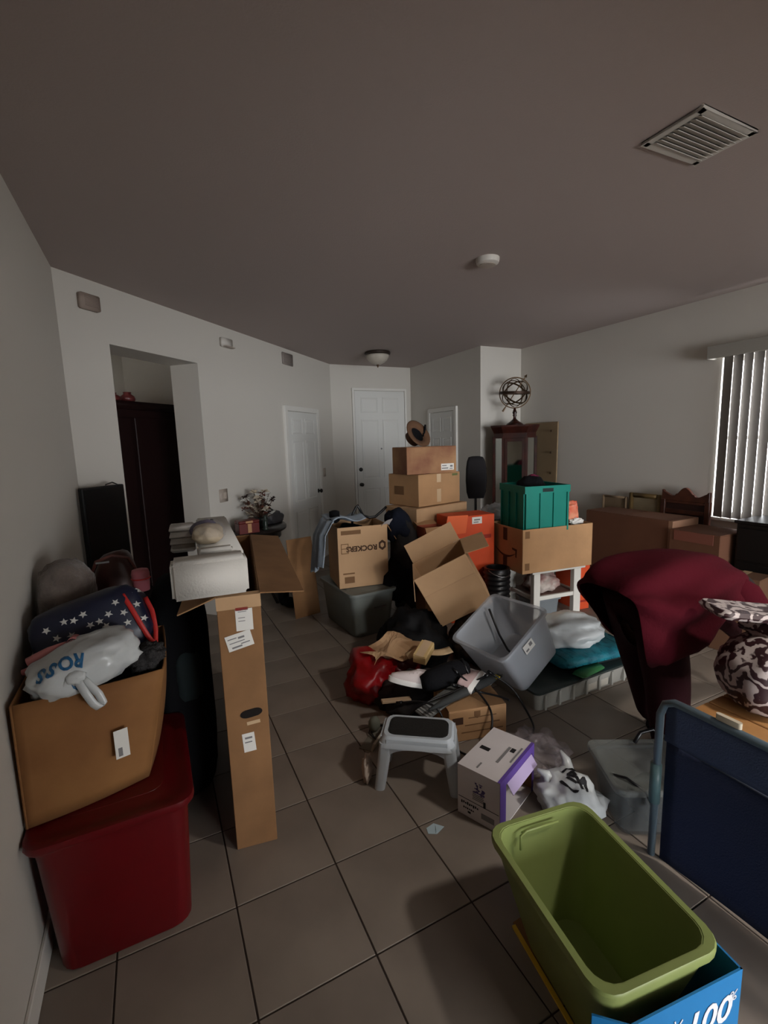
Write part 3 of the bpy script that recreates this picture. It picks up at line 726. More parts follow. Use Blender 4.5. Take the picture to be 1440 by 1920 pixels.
# ================================================================== CONSOLE TABLE BY THE ANGLED WALL
ct = thing('console_table', 'dark wood half-round console table with curved legs by the angled wall', 'table', mw=dm @ Matrix.Translation((1.75, 0, 0)))
CW = mat('espresso_wood', (24, 18, 16), 0.3)
arc = [(0.48 * math.cos(a), -0.02 - 0.42 * math.sin(a)) for a in [math.pi * k / 20 for k in range(21)]]
MB().prism(arc, 0.74, 0.775).build('table_top', CW, ct, bevel=0.006, seg=2)
arc2 = [(0.42 * math.cos(a), -0.02 - 0.36 * math.sin(a)) for a in [math.pi * k / 20 for k in range(21)]]
MB().prism(arc2, 0.66, 0.74).build('apron', CW, ct)
for (lx, ly) in ((-0.34, -0.12), (0.0, -0.33), (0.34, -0.12)):
    pts = []
    for k in range(9):
        z = 0.68 * (1 - k / 8); bow = -0.10 * math.sin(math.pi * k / 8) + 0.06 * (k / 8)
        n = Vector((lx, ly + 0.02)).normalized()
        pts.append((lx + n.x * bow, ly + n.y * bow, z))
    b = MB()
    for a, c_ in zip(pts, pts[1:]): b.bar(a, c_, 0.07, 0.035)
    b.build('leg', CW, ct)
def on_wall(s, off, z): return dm @ Matrix.Translation((s, -off, z))
rb = thing('keepsake_box', 'small red lacquered box with gold panel on the console table', 'box', mw=on_wall(1.50, 0.24, 0.775) @ Matrix.Rotation(R(-35), 4, 'Z'))
MB().box(-0.10, 0.10, -0.06, 0.06, 0, 0.10).build('case', mat('red_lacquer', (92, 22, 18), 0.35), rb, bevel=0.004)
MB().box(-0.103, 0.103, -0.063, 0.063, 0.10, 0.125).build('lid', mat('red_lacquer', (92, 22, 18), 0.35), rb, bevel=0.006)
MB().box(-0.035, 0.035, -0.066, -0.064, 0.102, 0.122).box(-0.018, 0.02, -0.066, -0.061, 0.01, 0.095).build('gold_panel', mat('gold_print', (170, 126, 84), 0.5), rb)
fa = thing('flower_arrangement', 'dried flower arrangement with white blooms in a dark pot on the console table', 'flowers', mw=on_wall(1.80, 0.2, 0.775))
MB().lathe([(0.045, 0), (0.06, 0.02), (0.075, 0.08), (0.07, 0.11), (0.06, 0.10), (0.01, 0.10)], 18).build('pot', mat('dark_pot', (30, 34, 32), 0.4), fa, smooth=True)
random.seed(5)
stem_m = mat('dry_stem', (70, 48, 34), 0.8)
petals = [mat('dried_cream', (188, 176, 156), 0.8), mat('dried_white', (206, 204, 196), 0.8), mat('dried_rust', (96, 52, 40), 0.8), mat('dried_dark', (44, 26, 22), 0.8)]
for k in range(44):
    a = random.uniform(0, 2 * math.pi); sp_ = random.uniform(0.02, 0.2); hh = random.uniform(0.12, 0.36)
    tip = Vector((sp_ * math.cos(a) * 1.1, sp_ * math.sin(a) * 0.6, hh))
    MB().tube([(0, 0, 0.09), tip * 0.55 + Vector((0, 0, 0.03)), tip], 0.003, 5).build('stem', stem_m, fa)
    b = MB(); rr_ = random.uniform(0.028, 0.055)
    for q in range(6):
        aa = q * math.pi / 3
        mx = Matrix.Translation(tip) @ Euler((random.uniform(-.7, .7), random.uniform(-.7, .7), aa)).to_matrix().to_4x4()
        b.add([(0, 0, 0), (rr_ * .5, -rr_ * .4, rr_ * .3), (rr_, 0, rr_ * .2), (rr_ * .5, rr_ * .4, rr_ * .3)], [(0, 1, 2), (0, 2, 3)], mx)
    b.add([(0.006 * math.cos(q), 0.006 * math.sin(q), 0.004) for q in (0, 1.5, 3, 4.5)], [(0, 1, 2, 3)], Matrix.Translation(tip))
    b.build('bloom', petals[k % 4], fa)
hb = thing('handbag', 'slouched dark grey handbag at the right end of the console table', 'handbag', mw=on_wall(2.06, 0.17, 0.775))
blob('bag_body', mat('dark_grey_leather', (58, 56, 58), 0.55, var=0.2), (0, 0, 0.055), (0.15, 0.09, 0.075), seed=61, amp=0.18, freq=1.8, pw=0.8, parent=hb, flat=0.001)
MB().tube([(-0.09, 0, 0.10), (-0.05, 0.03, 0.15), (0.0, 0.035, 0.16), (0.05, 0.03, 0.14), (0.09, 0, 0.10)], 0.007, 6).build('bag_handle', BLACK, hb, smooth=True)
fp = thing('figurine', 'small dark green figurine between the red box and flowers on the console table', 'figurine', mw=on_wall(1.66, 0.34, 0.775))
MB().lathe([(0.03, 0), (0.032, 0.015), (0.018, 0.03), (0.026, 0.07), (0.02, 0.10), (0.01, 0.11), (0.018, 0.125), (0.012, 0.145), (0.002, 0.15)], 14).build('body', mat('dark_green_glaze', (34, 44, 38), 0.3), fp, smooth=True)

# ================================================================== BACK CENTRE: STACKS
BTOTE = mat('black_tote', (20, 20, 22), 0.5)
tote('storage_tote', 'black storage tote at the bottom of the brown box stack', (2.32, 3.84, 0), R(14), 0.62, 0.44, 0.36, BTOTE, lid=True, taper=0.03)
tote('storage_tote', 'black storage tote second from the bottom under the brown box stack', (2.32, 3.84, 0.378), R(14), 0.60, 0.42, 0.325, BTOTE, lid=True, taper=0.03)
b1 = carton('cardboard_box', 'wide brown cardboard box third from top of the tall stack', 2.05, 3.54, 0.724, 14, 0.68, 0.42, 0.283, CARD_L)
b2 = carton('cardboard_box', 'brown cardboard box with two pale tape strips in the middle of the tall stack', 2.11, 3.60, 1.012, 13.7, 0.552, 0.409, 0.289, CARD)
for z in (0.245, 0.085):
    plate('tape', TAPE, frame((0.26, -0.0005, z), (1, 0, 0), (0, 0, 1)), 0.055, 0.075 if z > 0.2 else 0.12, 0.0008, b2)
plate('green_print', mat('green_print', (96, 104, 60), 0.7), frame((0.48, -0.0005, 0.265), (1, 0, 0), (0, 0, 1)), 0.075, 0.02, 0.0006, b2)
plate('printed_patch', INK_S, frame((-0.0005, 0.26, 0.14), (0, -1, 0), (0, 0, 1)), 0.13, 0.08, 0.0006, b2)
b3 = carton('cardboard_box', 'scuffed reddish cardboard box with white sticker on top of the tall stack', 2.03, 3.66, 1.303, -3, 0.51, 0.31, 0.245, CARD_W)
sticker(frame((0.415, -0.0005, 0.055), (1, 0, 0), (0, 0, 1)), 0.135, 0.06, [(-0.25, 0.2, 0.35, 0.14), (-0.2, -0.2, 0.5, 0.16), (0.3, 0.1, 0.2, 0.3), (0.28, -0.28, 0.25, 0.12)], b3)
# hat on top
ht = thing('felt_hat', 'brown felt hat standing tilted on the topmost cardboard box', 'hat', (2.23, 3.80, 1.549))
HAT = mat('brown_felt', (104, 74, 52), 0.9, var=0.2, scale=12)
hm = Matrix.Translation((0.0, 0.0, 0.115)) @ Euler((R(58), R(-18), R(28))).to_matrix().to_4x4()
MB().lathe([(0.055, -0.10), (0.075, -0.09), (0.082, 0.0), (0.135, 0.004), (0.14, 0.012), (0.13, 0.014), (0.078, 0.008), (0.07, -0.082), (0.01, -0.088)], 28, mx=hm).build('brim_and_crown', HAT, ht, smooth=True)
MB().lathe([(0.083, -0.03), (0.085, -0.028), (0.085, -0.006), (0.083, -0.004), (0.081, -0.017)], 28, mx=hm).build('hat_band', BLACKF, ht, smooth=True)
MB().tube([(0.07, 0.02, 0.09), (0.095, 0.03, 0.16), (0.10, 0.03, 0.20)], [0.008, 0.012, 0.008], 8).build('feather', BLACKF, ht, smooth=True)

# grey tote + upside-down carton
GREYT = mat('grey_green_plastic', (118, 124, 120), 0.5, var=0.1)
gt = tote('storage_tote', 'dark grey storage tote carrying the upside-down printed carton', (1.535, 3.74, 0), R(4), 0.42, 0.68, 0.37, GREYT, lid=True, taper=0.035, r=0.06)
MB().box(-0.02, 0.10, -0.347, -0.342, 0.24, 0.25).build('latch_strip', METAL, gt)
pk = thing('printed_carton', 'tan carton with upside-down brown lettering, open top, on the grey tote', 'box', (1.321, 3.591, 0.39), R(-8.6))
PWD, PDD, PHH = 0.434, 0.42, 0.52
tray(PWD, PDD, PHH).build('body', CARD_L, pk, bevel=0.003)
ps = lambda x, z: frame((x, -0.0006, z), (1, 0, 0), (0, 0, 1))
lettering('lettering', 'ROCKERS', 0.062, INK, ps(0.205, 0.335) @ Matrix.Rotation(math.pi, 4, 'Z'), pk, bold=0.0025)
hexo = [(0.036 * math.cos(R(90 + 60 * k)), 0.036 * math.sin(R(90 + 60 * k)) * 1.25) for k in range(6)]
hexi = [(0.018 * math.cos(R(90 + 60 * k)), 0.018 * math.sin(R(90 + 60 * k)) * 1.25) for k in range(6)]
hb_ = MB()
for k in range(6):
    k2 = (k + 1) % 6
    hb_.prism([hexo[k], hexo[k2], hexi[k2], hexi[k]], 0, 0.0008, ps(0.385, 0.345))
hb_.build('hexagon_mark', INK, pk)
fb_ = MB()
for z in (0.30, 0.34, 0.38): fb_.box(-0.03, 0.03, -0.003, 0.003, 0, 0.0008, ps(0.058, z))
for x in (0.029, 0.087): fb_.box(-0.003, 0.003, -0.043, 0.043, 0, 0.0008, ps(x, 0.34))
fb_.build('warning_frame', INK_S, pk)
plate('print_block', INK_S, ps(0.115, 0.475), 0.17, 0.035, 0.0006, pk)
plate('print_line', INK_S, ps(0.085, 0.125), 0.1, 0.012, 0.0006, pk)
plate('print_block', INK_S, ps(0.09, 0.07), 0.085, 0.055, 0.0006, pk)
flap('flap', 'right', PWD, PDD, PHH, 0.16, 150, CARD, pk)
# clothes in the carton
DENIM = mat('pale_blue_cloth', (150, 162, 174), 0.9, var=0.1, bump=0.3, bscale=40)
sh = thing('shirt', 'pale blue shirt hanging over the left side of the printed carton', 'shirt', (1.33, 3.78, 0.92))
def shirt(u, v):
    x = -0.03 - 0.07 * min(v * 3, 1) - 0.05 * v + 0.012 * math.sin(u * 15 + v * 2)
    return Vector((x, -0.17 + 0.30 * u + 0.03 * v * math.sin(u * 6), 0.04 - 0.46 * max(0, v - 0.05) * (0.85 + 0.25 * u) + 0.012 * math.sin(u * 9)))
sheet('cloth', DENIM, shirt, 30, 16, sh, 0.006)
def shirt2(u, v): return Vector((-0.03 + 0.30 * v, -0.16 + 0.30 * u, 0.045 + 0.012 * math.sin(u * 8 + v * 5) + 0.015 * math.sin(v * 7)))
sheet('collar_part', DENIM, shirt2, 20, 16, sh, 0.006)
tb_ = thing('tote_bag', 'black tote bag with looped strap sticking out of the printed carton', 'bag', (1.55, 3.80, 0.62))
blob('bag_body', BLACKF, (-0.02, 0.02, 0.11), (0.12, 0.10, 0.17), seed=71, amp=0.1, pw=0.7, parent=tb_)
MB().tube([(-0.01, 0.0, 0.24), (0.0, 0.0, 0.36), (0.035, 0.0, 0.42), (0.05, 0.0, 0.435), (0.07, 0, 0.40), (0.10, 0, 0.34), (0.16, 0, 0.315), (0.21, -0.02, 0.32), (0.27, -0.04, 0.37), (0.31, -0.05, 0.405)], 0.012, 6).build('strap', BLACK, tb_, smooth=True)
MB().lathe([(0.02, 0), (0.045, 0.02), (0.045, 0.10), (0.02, 0.11), (0.002, 0.11)], 14, c=(-0.17, 0.0, 0.30)).build('rolled_corner', BLACKF, tb_, smooth=True)
jk = thing('jacket', 'navy jacket heaped over the right side of the printed carton', 'jacket', (1.885, 3.60, 0.40))
NAVYC = mat('navy_cloth', (22, 26, 38), 0.95, bump=0.4, bscale=30, spec=0.15)
blob('sleeve_part', NAVYC, (0.0, 0.0, 0.47), (0.11, 0.13, 0.15), seed=77, amp=0.2, freq=1.8, parent=jk, crease=0.12)
blob('body_part', mat('charcoal_cloth', (44, 42, 42), 0.95, bump=0.4, bscale=30, spec=0.15), (0.05, -0.02, 0.22), (0.11, 0.15, 0.34), seed=73, amp=0.18, freq=1.6, parent=jk, crease=0.12)
sheet('lining', mat('jacket_lining', (150, 146, 146), 0.7), lambda u, v: Vector((-0.19 + 0.13 * u, -0.06 - 0.01 * v, 0.50 + 0.075 * u * v + 0.01 * math.sin(u * 5))), 8, 6, jk, 0.004)
blob('lower_part', BLACKF, (-0.02, -0.05, -0.0), (0.15, 0.14, 0.20), seed=75, amp=0.2, freq=1.7, parent=jk, crease=0.1)
# flat brown cardboard sheet leaning
cs_ = thing('cardboard_sheet', 'flat brown cardboard sheet leaning beside the grey tote', 'cardboard', (1.07, 4.12, 0), R(12))
MB().box(0, 0.26, -0.003, 0.003, 0, 0.74, Matrix.Rotation(R(-8), 4, 'X')).build('sheet', CARD_D, cs_, bevel=0.001)
MB().box(0.26, 0.262, -0.003, 0.25, 0, 0.70, Matrix.Rotation(R(-8), 4, 'X')).build('folded_side', CARD_D, cs_)
sp2 = thing('glint_strip', 'small white strip standing in for a bright glint on the floor by the console table leg', 'glint', (1.30, 4.62, 0.0), R(35))
MB().box(-0.05, 0.05, -0.012, 0.012, 0.0, 0.02).build('strip', mat('glint_white', (245, 245, 242), 0.3), sp2, bevel=0.004)  # bright white block stands in for a bright glint by the table leg
bo = thing('boot', 'dark boot on the floor under the console table', 'boot', (1.08, 4.58, 0), R(-20))
blob('shaft', BLACKF, (0, 0, 0.15), (0.055, 0.06, 0.16), seed=81, amp=0.05, parent=bo, flat=0.0, pw=0.8)
blob('foot', BLACKF, (0.06, -0.06, 0.045), (0.10, 0.06, 0.05), (0, 0, R(-45)), seed=82, amp=0.05, parent=bo, flat=0.0)

# office chair
oc = thing('office_chair', 'black office chair with tall narrow back behind the orange box', 'chair', (3.21, 4.22, 0), R(-25))
bk = []
for z, w_, dz in ((0.95, 0.17, 0), (1.02, 0.215, -0.01), (1.15, 0.235, -0.015), (1.28, 0.225, -0.01), (1.36, 0.20, 0.0), (1.405, 0.16, 0.01), (1.415, 0.08, 0.015)):
    bk.append([(x + 0.0, y + dz, z) for x, y, _ in rrect(w_, 0.05, 0.022, 0)])
MB().loft(bk).build('backrest', mat('chair_mesh', (18, 14, 18), 0.8), oc, auto=0.9)
MB().loft([rrect(0.44, 0.42, 0.1, 0.44, cy=-0.22), rrect(0.48, 0.46, 0.1, 0.47, cy=-0.22), rrect(0.46, 0.44, 0.1, 0.51, cy=-0.22)]).build('seat', BLACKF, oc, auto=0.9)
MB().bar((0, 0.03, 0.48), (0, 0.03, 1.0), 0.05, 0.02).build('back_post', BLACK, oc)
MB().lathe([(0.03, 0.10), (0.03, 0.28), (0.022, 0.28), (0.022, 0.45)], 12, c=(0, -0.22, 0)).build('gas_lift', METAL, oc, smooth=True)
for k in range(5):
    a = 2 * math.pi * k / 5
    e = Vector((0.28 * math.cos(a), -0.22 + 0.28 * math.sin(a), 0.07))
    lg = MB().bar((0, -0.22, 0.10), e, 0.045, 0.025).build('base_leg', BLACK, oc)
    MB().lathe([(0.005, -0.012), (0.026, -0.012), (0.03, 0), (0.026, 0.012), (0.005, 0.012)], 12, mx=Matrix.Translation((e.x, e.y, 0.03)) @ Matrix.Rotation(a, 4, 'Z') @ Matrix.Rotation(R(90), 4, 'X')).build('caster', BLACK, lg, smooth=True)
# black wrapped carton with plastic on it
kc = carton('black_carton', 'glossy black carton with clear plastic on top behind the orange box', 2.86, 3.54, 0, 4, 0.32, 0.17, 0.82, mat('gloss_black', (14, 14, 15), 0.15), tape=False)
tag(blob('clear_plastic_wrap', see_through('crinkled_film', (216, 222, 226), 0.55, 0.12), (3.02, 3.65, 0.885), (0.14, 0.10, 0.075), seed=91, amp=0.35, freq=2.5, crease=0.3, flat=0.824), 'crumpled clear plastic wrap on the black carton beside the office chair', 'plastic wrap')
pl = thing('potted_plant', 'small leafy plant between the box stack and the office chair', 'plant', (2.78, 4.30, 0))
MB().lathe([(0.09, 0), (0.12, 0.03), (0.14, 0.26), (0.15, 0.28), (0.13, 0.28), (0.12, 0.25), (0.01, 0.25)], 18).build('pot', mat('pot_brown', (70, 50, 40), 0.6), pl, smooth=True)
leafm = mat('leaf_green', (48, 56, 30), 0.5); leafp = mat('leaf_pale', (150, 146, 120), 0.6)
random.seed(3)
for k in range(9):
    a = k * 0.7; e = Vector((0.16 * math.cos(a), 0.12 * math.sin(a), 0.82 + 0.05 * (k % 4)))
    MB().tube([(0, 0, 0.25), Vector((e.x * .3, e.y * .3, 0.6)), e], 0.004, 5).build('stem', leafm, pl)
    mx = Matrix.Translation(e) @ Euler((random.uniform(-.5, .5), random.uniform(-.4, .4), a)).to_matrix().to_4x4()
    MB().add([(0, 0, 0), (0.05, -0.03, 0.015), (0.12, -0.012, 0.0), (0.15, 0, -0.02), (0.12, 0.012, 0.0), (0.05, 0.03, 0.015), (0.05, 0, 0), (0.12, 0, -.005)],
             [(0, 1, 6), (1, 2, 7, 6), (2, 3, 7), (3, 4, 7), (4, 5, 6, 7), (5, 0, 6)], mx).build('leaf', leafp if k % 3 == 0 else leafm, pl)

# orange boxes
ORANGE = mat('orange_carton', (214, 78, 34), 0.6, var=0.15, scale=4)
ORD = mat('orange_ink', (150, 40, 22), 0.6)
ob1 = carton('orange_carton', 'tall bright orange carton with worn top behind the tilted open box', 2.244, 3.30, 0, -5, 0.44, 0.26, 0.945, ORANGE, tape=False)
plate('white_print', PAPER, frame((0.08, -0.0006, 0.735), (1, 0, -0.08), (0, 0, 1)), 0.12, 0.04, 0.0006, ob1)
plate('dark_print', ORD, frame((0.33, -0.0006, 0.75), (1, 0, 0), (0, 0, 1)), 0.15, 0.035, 0.0006, ob1)
sticker(frame((0.26, -0.0006, 0.90), (1, 0, 0), (0, 0, 1)), 0.1, 0.06, [(0, 0.1, 0.6, 0.2), (-0.1, -0.25, 0.5, 0.15)], ob1)
MB().add([(-0.07, -0.012, 0.80), (0.14, -0.012, 0.80), (0.17, -0.004, 0.955), (-0.03, -0.004, 0.96), (-0.07, -0.008, 0.80), (0.14, -0.008, 0.80), (0.17, 0.0, 0.955), (-0.03, 0.0, 0.96)],
         [(0, 1, 2, 3), (4, 5, 6, 7), (0, 1, 5, 4), (1, 2, 6, 5), (2, 3, 7, 6), (3, 0, 4, 7)]).build('torn_flap', mat('orange_flap', (226, 100, 50), 0.6), ob1)
ob2 = thing('small_carton', 'small open brown and orange carton left of the tall orange carton', 'box', (2.02, 3.36, 0.60), R(-4))
tray(0.20, 0.15, 0.27).build('body', mat('orange_brown', (150, 72, 46), 0.7), ob2)
flap('flap', 'front', 0.20, 0.15, 0.27, 0.07, 150, CARD, ob2); flap('flap', 'back', 0.20, 0.15, 0.27, 0.07, 70, CARD, ob2)
carton('cardboard_box', 'dark brown cardboard box under the small orange-brown carton', 2.0, 3.335, 0, -4, 0.235, 0.19, 0.598, CARD_D)

# white stool with the arrow-marked box and teal crate
WHITEW = mat('white_wood', (210, 208, 200), 0.45)
st = thing('side_table', 'small white wooden side table under the arrow-marked box', 'table', (2.84, 2.93, 0), R(-6.5))
SW, SD, SH = 0.50, 0.40, 0.473
MB().box(-0.03, SW + 0.03, -0.02, SD + 0.02, SH - 0.025, SH).build('table_top', WHITEW, st, bevel=0.004)
for lx in (0, SW - 0.075):
    for ly in (0, SD - 0.05): MB().box(lx, lx + 0.075 if lx else lx + 0.065, ly, ly + 0.05, 0, SH - 0.025).build('leg', WHITEW, st, bevel=0.003)
MB().box(0.065, SW - 0.075, 0.005, 0.03, 0.20, 0.235).build('stretcher', WHITEW, st, bevel=0.002)
MB().box(0.005, 0.03, 0.05, SD - 0.05, 0.20, 0.235).build('stretcher', WHITEW, st, bevel=0.002)
MB().box(SW - 0.03, SW - 0.005, 0.05, SD - 0.05, 0.20, 0.235).build('stretcher', WHITEW, st, bevel=0.002)
MB().box(0.03, SW - 0.03, 0.03, SD, 0.205, 0.222).build('lower_shelf', mat('table_shelf', (120, 92, 84), 0.6), st)
tag(blob('clothes_bundle', mat('mauve_cloth', (130, 92, 88), 0.9, rgb2=(190, 180, 172), scale=9), (3.08, 3.10, 0.30), (0.15, 0.13, 0.09), seed=95, amp=0.3, freq=2.2, crease=0.2, flat=0.224), 'bundle of mauve and white cloth on the shelf of the white side table', 'clothes')
tote('storage_bin', 'small grey plastic bin on the floor under the white side table', (3.08, 3.12, 0), R(-6.5), 0.30, 0.26, 0.17, mat('bin_grey', (120, 126, 130), 0.5), taper=0.02, r=0.03, cat='bin')
ab = thing('arrow_box', 'brown shipping box with curved arrow print on the white side table', 'box', (2.68, 2.90, 0.474), R(-6.5))
AW, AD, AH = 0.723, 0.497, 0.376
tray(AW, AD, AH).build('body', CARD, ab, bevel=0.003)
# curved arrow on the left face
sm = frame((-0.0006, AD / 2, AH / 2 - 0.02), (0, -1, 0), (0, 0, 1))
arrow = MB()
pts = []
for k in range(25):
    u = k / 24; x = -0.15 + 0.30 * u; y = 0.03 - 0.085 * math.sin(math.pi * (0.12 + u * 0.72)); w_ = 0.004 + 0.015 * math.sin(math.pi * min(1, u * 1.02))
    pts.append((x, y, w_))
arrow.prism([(x, y + w_ / 2) for x, y, w_ in pts] + [(x, y - w_ / 2) for x, y, w_ in reversed(pts)], 0, 0.0008, sm)
arrow.build('curved_arrow', INK, ab)
MB().prism([(0.10, 0.035), (0.17, 0.03), (0.165, -0.045), (0.15, -0.04), (0.15, 0.012), (0.105, 0.018)], 0, 0.0008, sm).build('arrow_head', INK, ab)
for zz, hh in ((AH - 0.07, 0.11), (0.055, 0.10)): plate('paper_tape', INK, frame((-0.0006, AD * 0.5, zz), (0, -1, 0), (0, 0, 1)), 0.06, hh, 0.0007, ab)
for zz in (AH - 0.045, 0.06): plate('tape_end', INK_S, frame((0.045, -0.0006, zz), (1, 0, 0), (0, 0, 1)), 0.045, 0.06, 0.0007, ab)
TEAL = mat('teal_plastic', (6, 122, 108), 0.5, var=0.08, spec=0.2)
cr = thing('teal_crate', 'teal plastic crate with ribbed sides set in the arrow-marked box', 'crate', (2.745, 2.945, 0.815), R(-12.7))
KW, KD, KH = 0.40, 0.42, 0.385
tray(KW, KD, KH, 0.008).build('shell', TEAL, cr)
b = MB()
e = 0.012
o_ = lambda q, z: [(-q, -q, z), (KW + q, -q, z), (KW + q, KD + q, z), (-q, KD + q, z)]
b.loft([o_(e, KH - 0.06), o_(e, KH), o_(-0.012, KH), o_(-0.012, KH - 0.055), o_(e, KH - 0.06)], False, False).build('rim', TEAL, cr)
for a in (0.0, 0.13, 0.255, KW - 0.015):
    MB().box(a, a + 0.015, -0.012, 0, 0.0, KH - 0.06).build('rib', TEAL, cr)
    MB().box(-0.012, 0, a + 0.01, a + 0.025, 0.0, KH - 0.06).build('rib', TEAL, cr)
MB().box(0.15, 0.25, -0.0135, -0.012, KH - 0.05, KH - 0.02).build('hand_slot', mat('slot_dark', (6, 34, 32), 0.7), cr)
ck = thing('clothes_pile', 'black and magenta clothes rising out of the teal crate', 'clothes', (2.98, 3.13, 0.83))
blob('black_shirt', BLACKF, (-0.01, 0.0, 0.26), (0.125, 0.12, 0.175), seed=101, amp=0.15, freq=1.5, parent=ck, pw=0.8)
blob('magenta_shirt', mat('magenta_cloth', (112, 22, 62), 0.8), (0.055, 0.03, 0.33), (0.085, 0.09, 0.115), seed=102, amp=0.15, parent=ck)
tag(blob('grey_cloth', mat('grey_rag', (56, 52, 50), 0.9), (3.24, 3.04, 0.66), (0.10, 0.11, 0.15), seed=103, amp=0.15, pw=0.7, crease=0.1), 'dark grey cloth stuffed beside the teal crate in the arrow-marked box', 'cloth')
op = thing('orange_packet', 'crumpled orange snack packet in the arrow-marked box right of the crate', 'packet', (3.285, 2.975, 0.80))
blob('packet_body', mat('orange_foil', (206, 74, 46), 0.35, rgb2=(220, 150, 120), scale=12), (0, 0, 0.12), (0.085, 0.05, 0.11), seed=104, amp=0.2, pw=0.7, parent=op)
MB().box(-0.08, 0.08, -0.006, 0.006, 0.21, 0.23).build('sealed_edge', mat('orange_foil', (206, 74, 46), 0.35), op)
tag(blob('paper_napkin', PAPER, (3.31, 2.92, 0.855), (0.07, 0.035, 0.03), seed=105, amp=0.4, freq=2.5, crease=0.3), 'crumpled white paper at the right rim of the arrow-marked box', 'paper')
# black ribbed bucket
rb_ = thing('ribbed_bucket', 'black ribbed bucket standing left of the white side table', 'bucket', (2.60, 3.13, 0))
prof = [(0.085, 0)]
for k in range(11): prof += [(0.105, 0.02 + k * 0.042), (0.118, 0.035 + k * 0.042), (0.105, 0.052 + k * 0.042)]
prof += [(0.108, 0.50), (0.09, 0.50), (0.08, 0.02), (0.01, 0.02)]
MB().lathe(prof, 28).build('body', BLACK, rb_, auto=0.9)
MB().tube([(0.105 * math.cos(a), -0.02 - 0.1 * math.sin(a), 0.49 - 0.05 * math.sin(a)) for a in [math.pi * k / 10 for k in range(11)]], 0.004, 6).build('handle', METAL, rb_, smooth=True)
# orange box on floor right of the table
ob3 = carton('orange_carton', 'narrow orange carton on the floor right of the white side table', 3.42, 2.98, 0, -6, 0.14, 0.30, 0.46, ORANGE, tape=False)
for k in range(4): plate('print_line', ORD, frame((0.07, -0.0006, 0.08 + k * 0.07), (1, 0, 0), (0, 0, 1)), 0.09, 0.02, 0.0006, ob3)

# ================================================================== CURIO CABINET CORNER
cc = thing('curio_cabinet', 'dark mahogany curio cabinet with mirrored glass panes in the far corner', 'cabinet', (3.92, 4.40, 0), R(-41))
MIRROR = mat('cabinet_mirror', (200, 200, 192), 0.06, metal=1.0)
HWD, DEP = 0.245, 0.36
plan = [(-HWD, 0.09), (-0.135, 0.0), (0.135, 0.0), (HWD, 0.09), (HWD, 0.16), (0.12, DEP), (-0.12, DEP), (-HWD, 0.16)]
sc = lambda q: [(x * q, (y - 0.2) * q + 0.2) for x, y in plan]
MB().prism(sc(1.02), 0, 0.10).build('plinth', WOOD_D, cc, bevel=0.004)
MB().prism(plan, 0.10, 0.62).build('lower_case', WOOD_D, cc, bevel=0.004)
rg = lambda q, z: [(x, y, z) for x, y in sc(q)]
MB().loft([rg(1.0, 1.60), rg(1.0, 1.66), rg(1.06, 1.69), rg(1.15, 1.735), rg(1.16, 1.755), rg(1.0, 1.756)]).build('cornice', WOOD_D, cc)
for i in range(4):
    x, y = plan[i]
    MB().box(x - 0.016, x + 0.016, y - 0.0, y + 0.035, 0.62, 1.62).build('post', WOOD_D, cc, bevel=0.003)
MB().box(-0.13, 0.13, DEP - 0.02, DEP, 0.62, 1.62).build('back_panel', WOOD_D, cc)
for i in range(3):
    p, q = Vector((*plan[i], 0)), Vector((*plan[i + 1], 0))
    d_ = (q - p).normalized()
    a, b_ = p + d_ * 0.018 + Vector((0, 0.02, 0)), q - d_ * 0.018 + Vector((0, 0.02, 0))
    n_ = Vector((-d_.y, d_.x, 0)) * 0.006
    MB().prism([(a.x, a.y), (b_.x, b_.y), (b_.x + n_.x, b_.y + n_.y), (a.x + n_.x, a.y + n_.y)], 0.64, 1.60).build('glass_pane', MIRROR, cc)
# door frame in the centre and knobs
MB().box(-0.12, -0.085, -0.006, 0.03, 0.64, 1.60).box(0.085, 0.12, -0.006, 0.03, 0.64, 1.60).box(-0.085, 0.085, -0.006, 0.03, 0.64, 0.68).box(-0.085, 0.085, -0.006, 0.03, 1.56, 1.60).build('door_frame', WOOD_D, cc, bevel=0.003)
MB().lathe([(0.006, 0), (0.006, 0.012), (0.012, 0.018), (0.002, 0.024)], 10, mx=Matrix.Translation((-0.103, -0.006, 1.1)) @ Matrix.Rotation(R(90), 4, 'X')).build('knob', BRONZE, cc, smooth=True)
# armillary sphere
asp = thing('armillary_sphere', 'bronze armillary sphere with arrow on top of the curio cabinet', 'armillary sphere', (4.03, 4.53, 1.756))
MB().lathe([(0.095, 0), (0.10, 0.008), (0.09, 0.022), (0.06, 0.04), (0.035, 0.06), (0.02, 0.075), (0.016, 0.10), (0.024, 0.115), (0.018, 0.13), (0.028, 0.15), (0.02, 0.17), (0.012, 0.205)], 24).build('pedestal', WOOD_D, asp, smooth=True)
cz, rs = 0.385, 0.18
def ring(name, mx, r, w_, t_, m=BRONZE):
    n = 40; prof_ = [(r - t_ / 2, -w_ / 2), (r + t_ / 2, -w_ / 2), (r + t_ / 2, w_ / 2), (r - t_ / 2, w_ / 2)]
    rings = [[mx @ Vector((a * math.cos(2 * math.pi * k / n), a * math.sin(2 * math.pi * k / n), b)) for a, b in prof_] for k in range(n)]
    MB().loft(rings + [rings[0]], False, False).build(name, m, asp)
T_ = Matrix.Translation((0, 0, cz))
cam_rot = Matrix.Rotation(R(-40), 4, 'Z')
ring('meridian_ring', T_ @ cam_rot @ Matrix.Rotation(R(90), 4, 'X'), rs, 0.018, 0.012)
ring('horizon_ring', T_ @ Matrix.Rotation(R(4), 4, 'X'), rs * 0.97, 0.03, 0.008, mat('bronze_dark', (58, 42, 32), 0.5, metal=0.6))
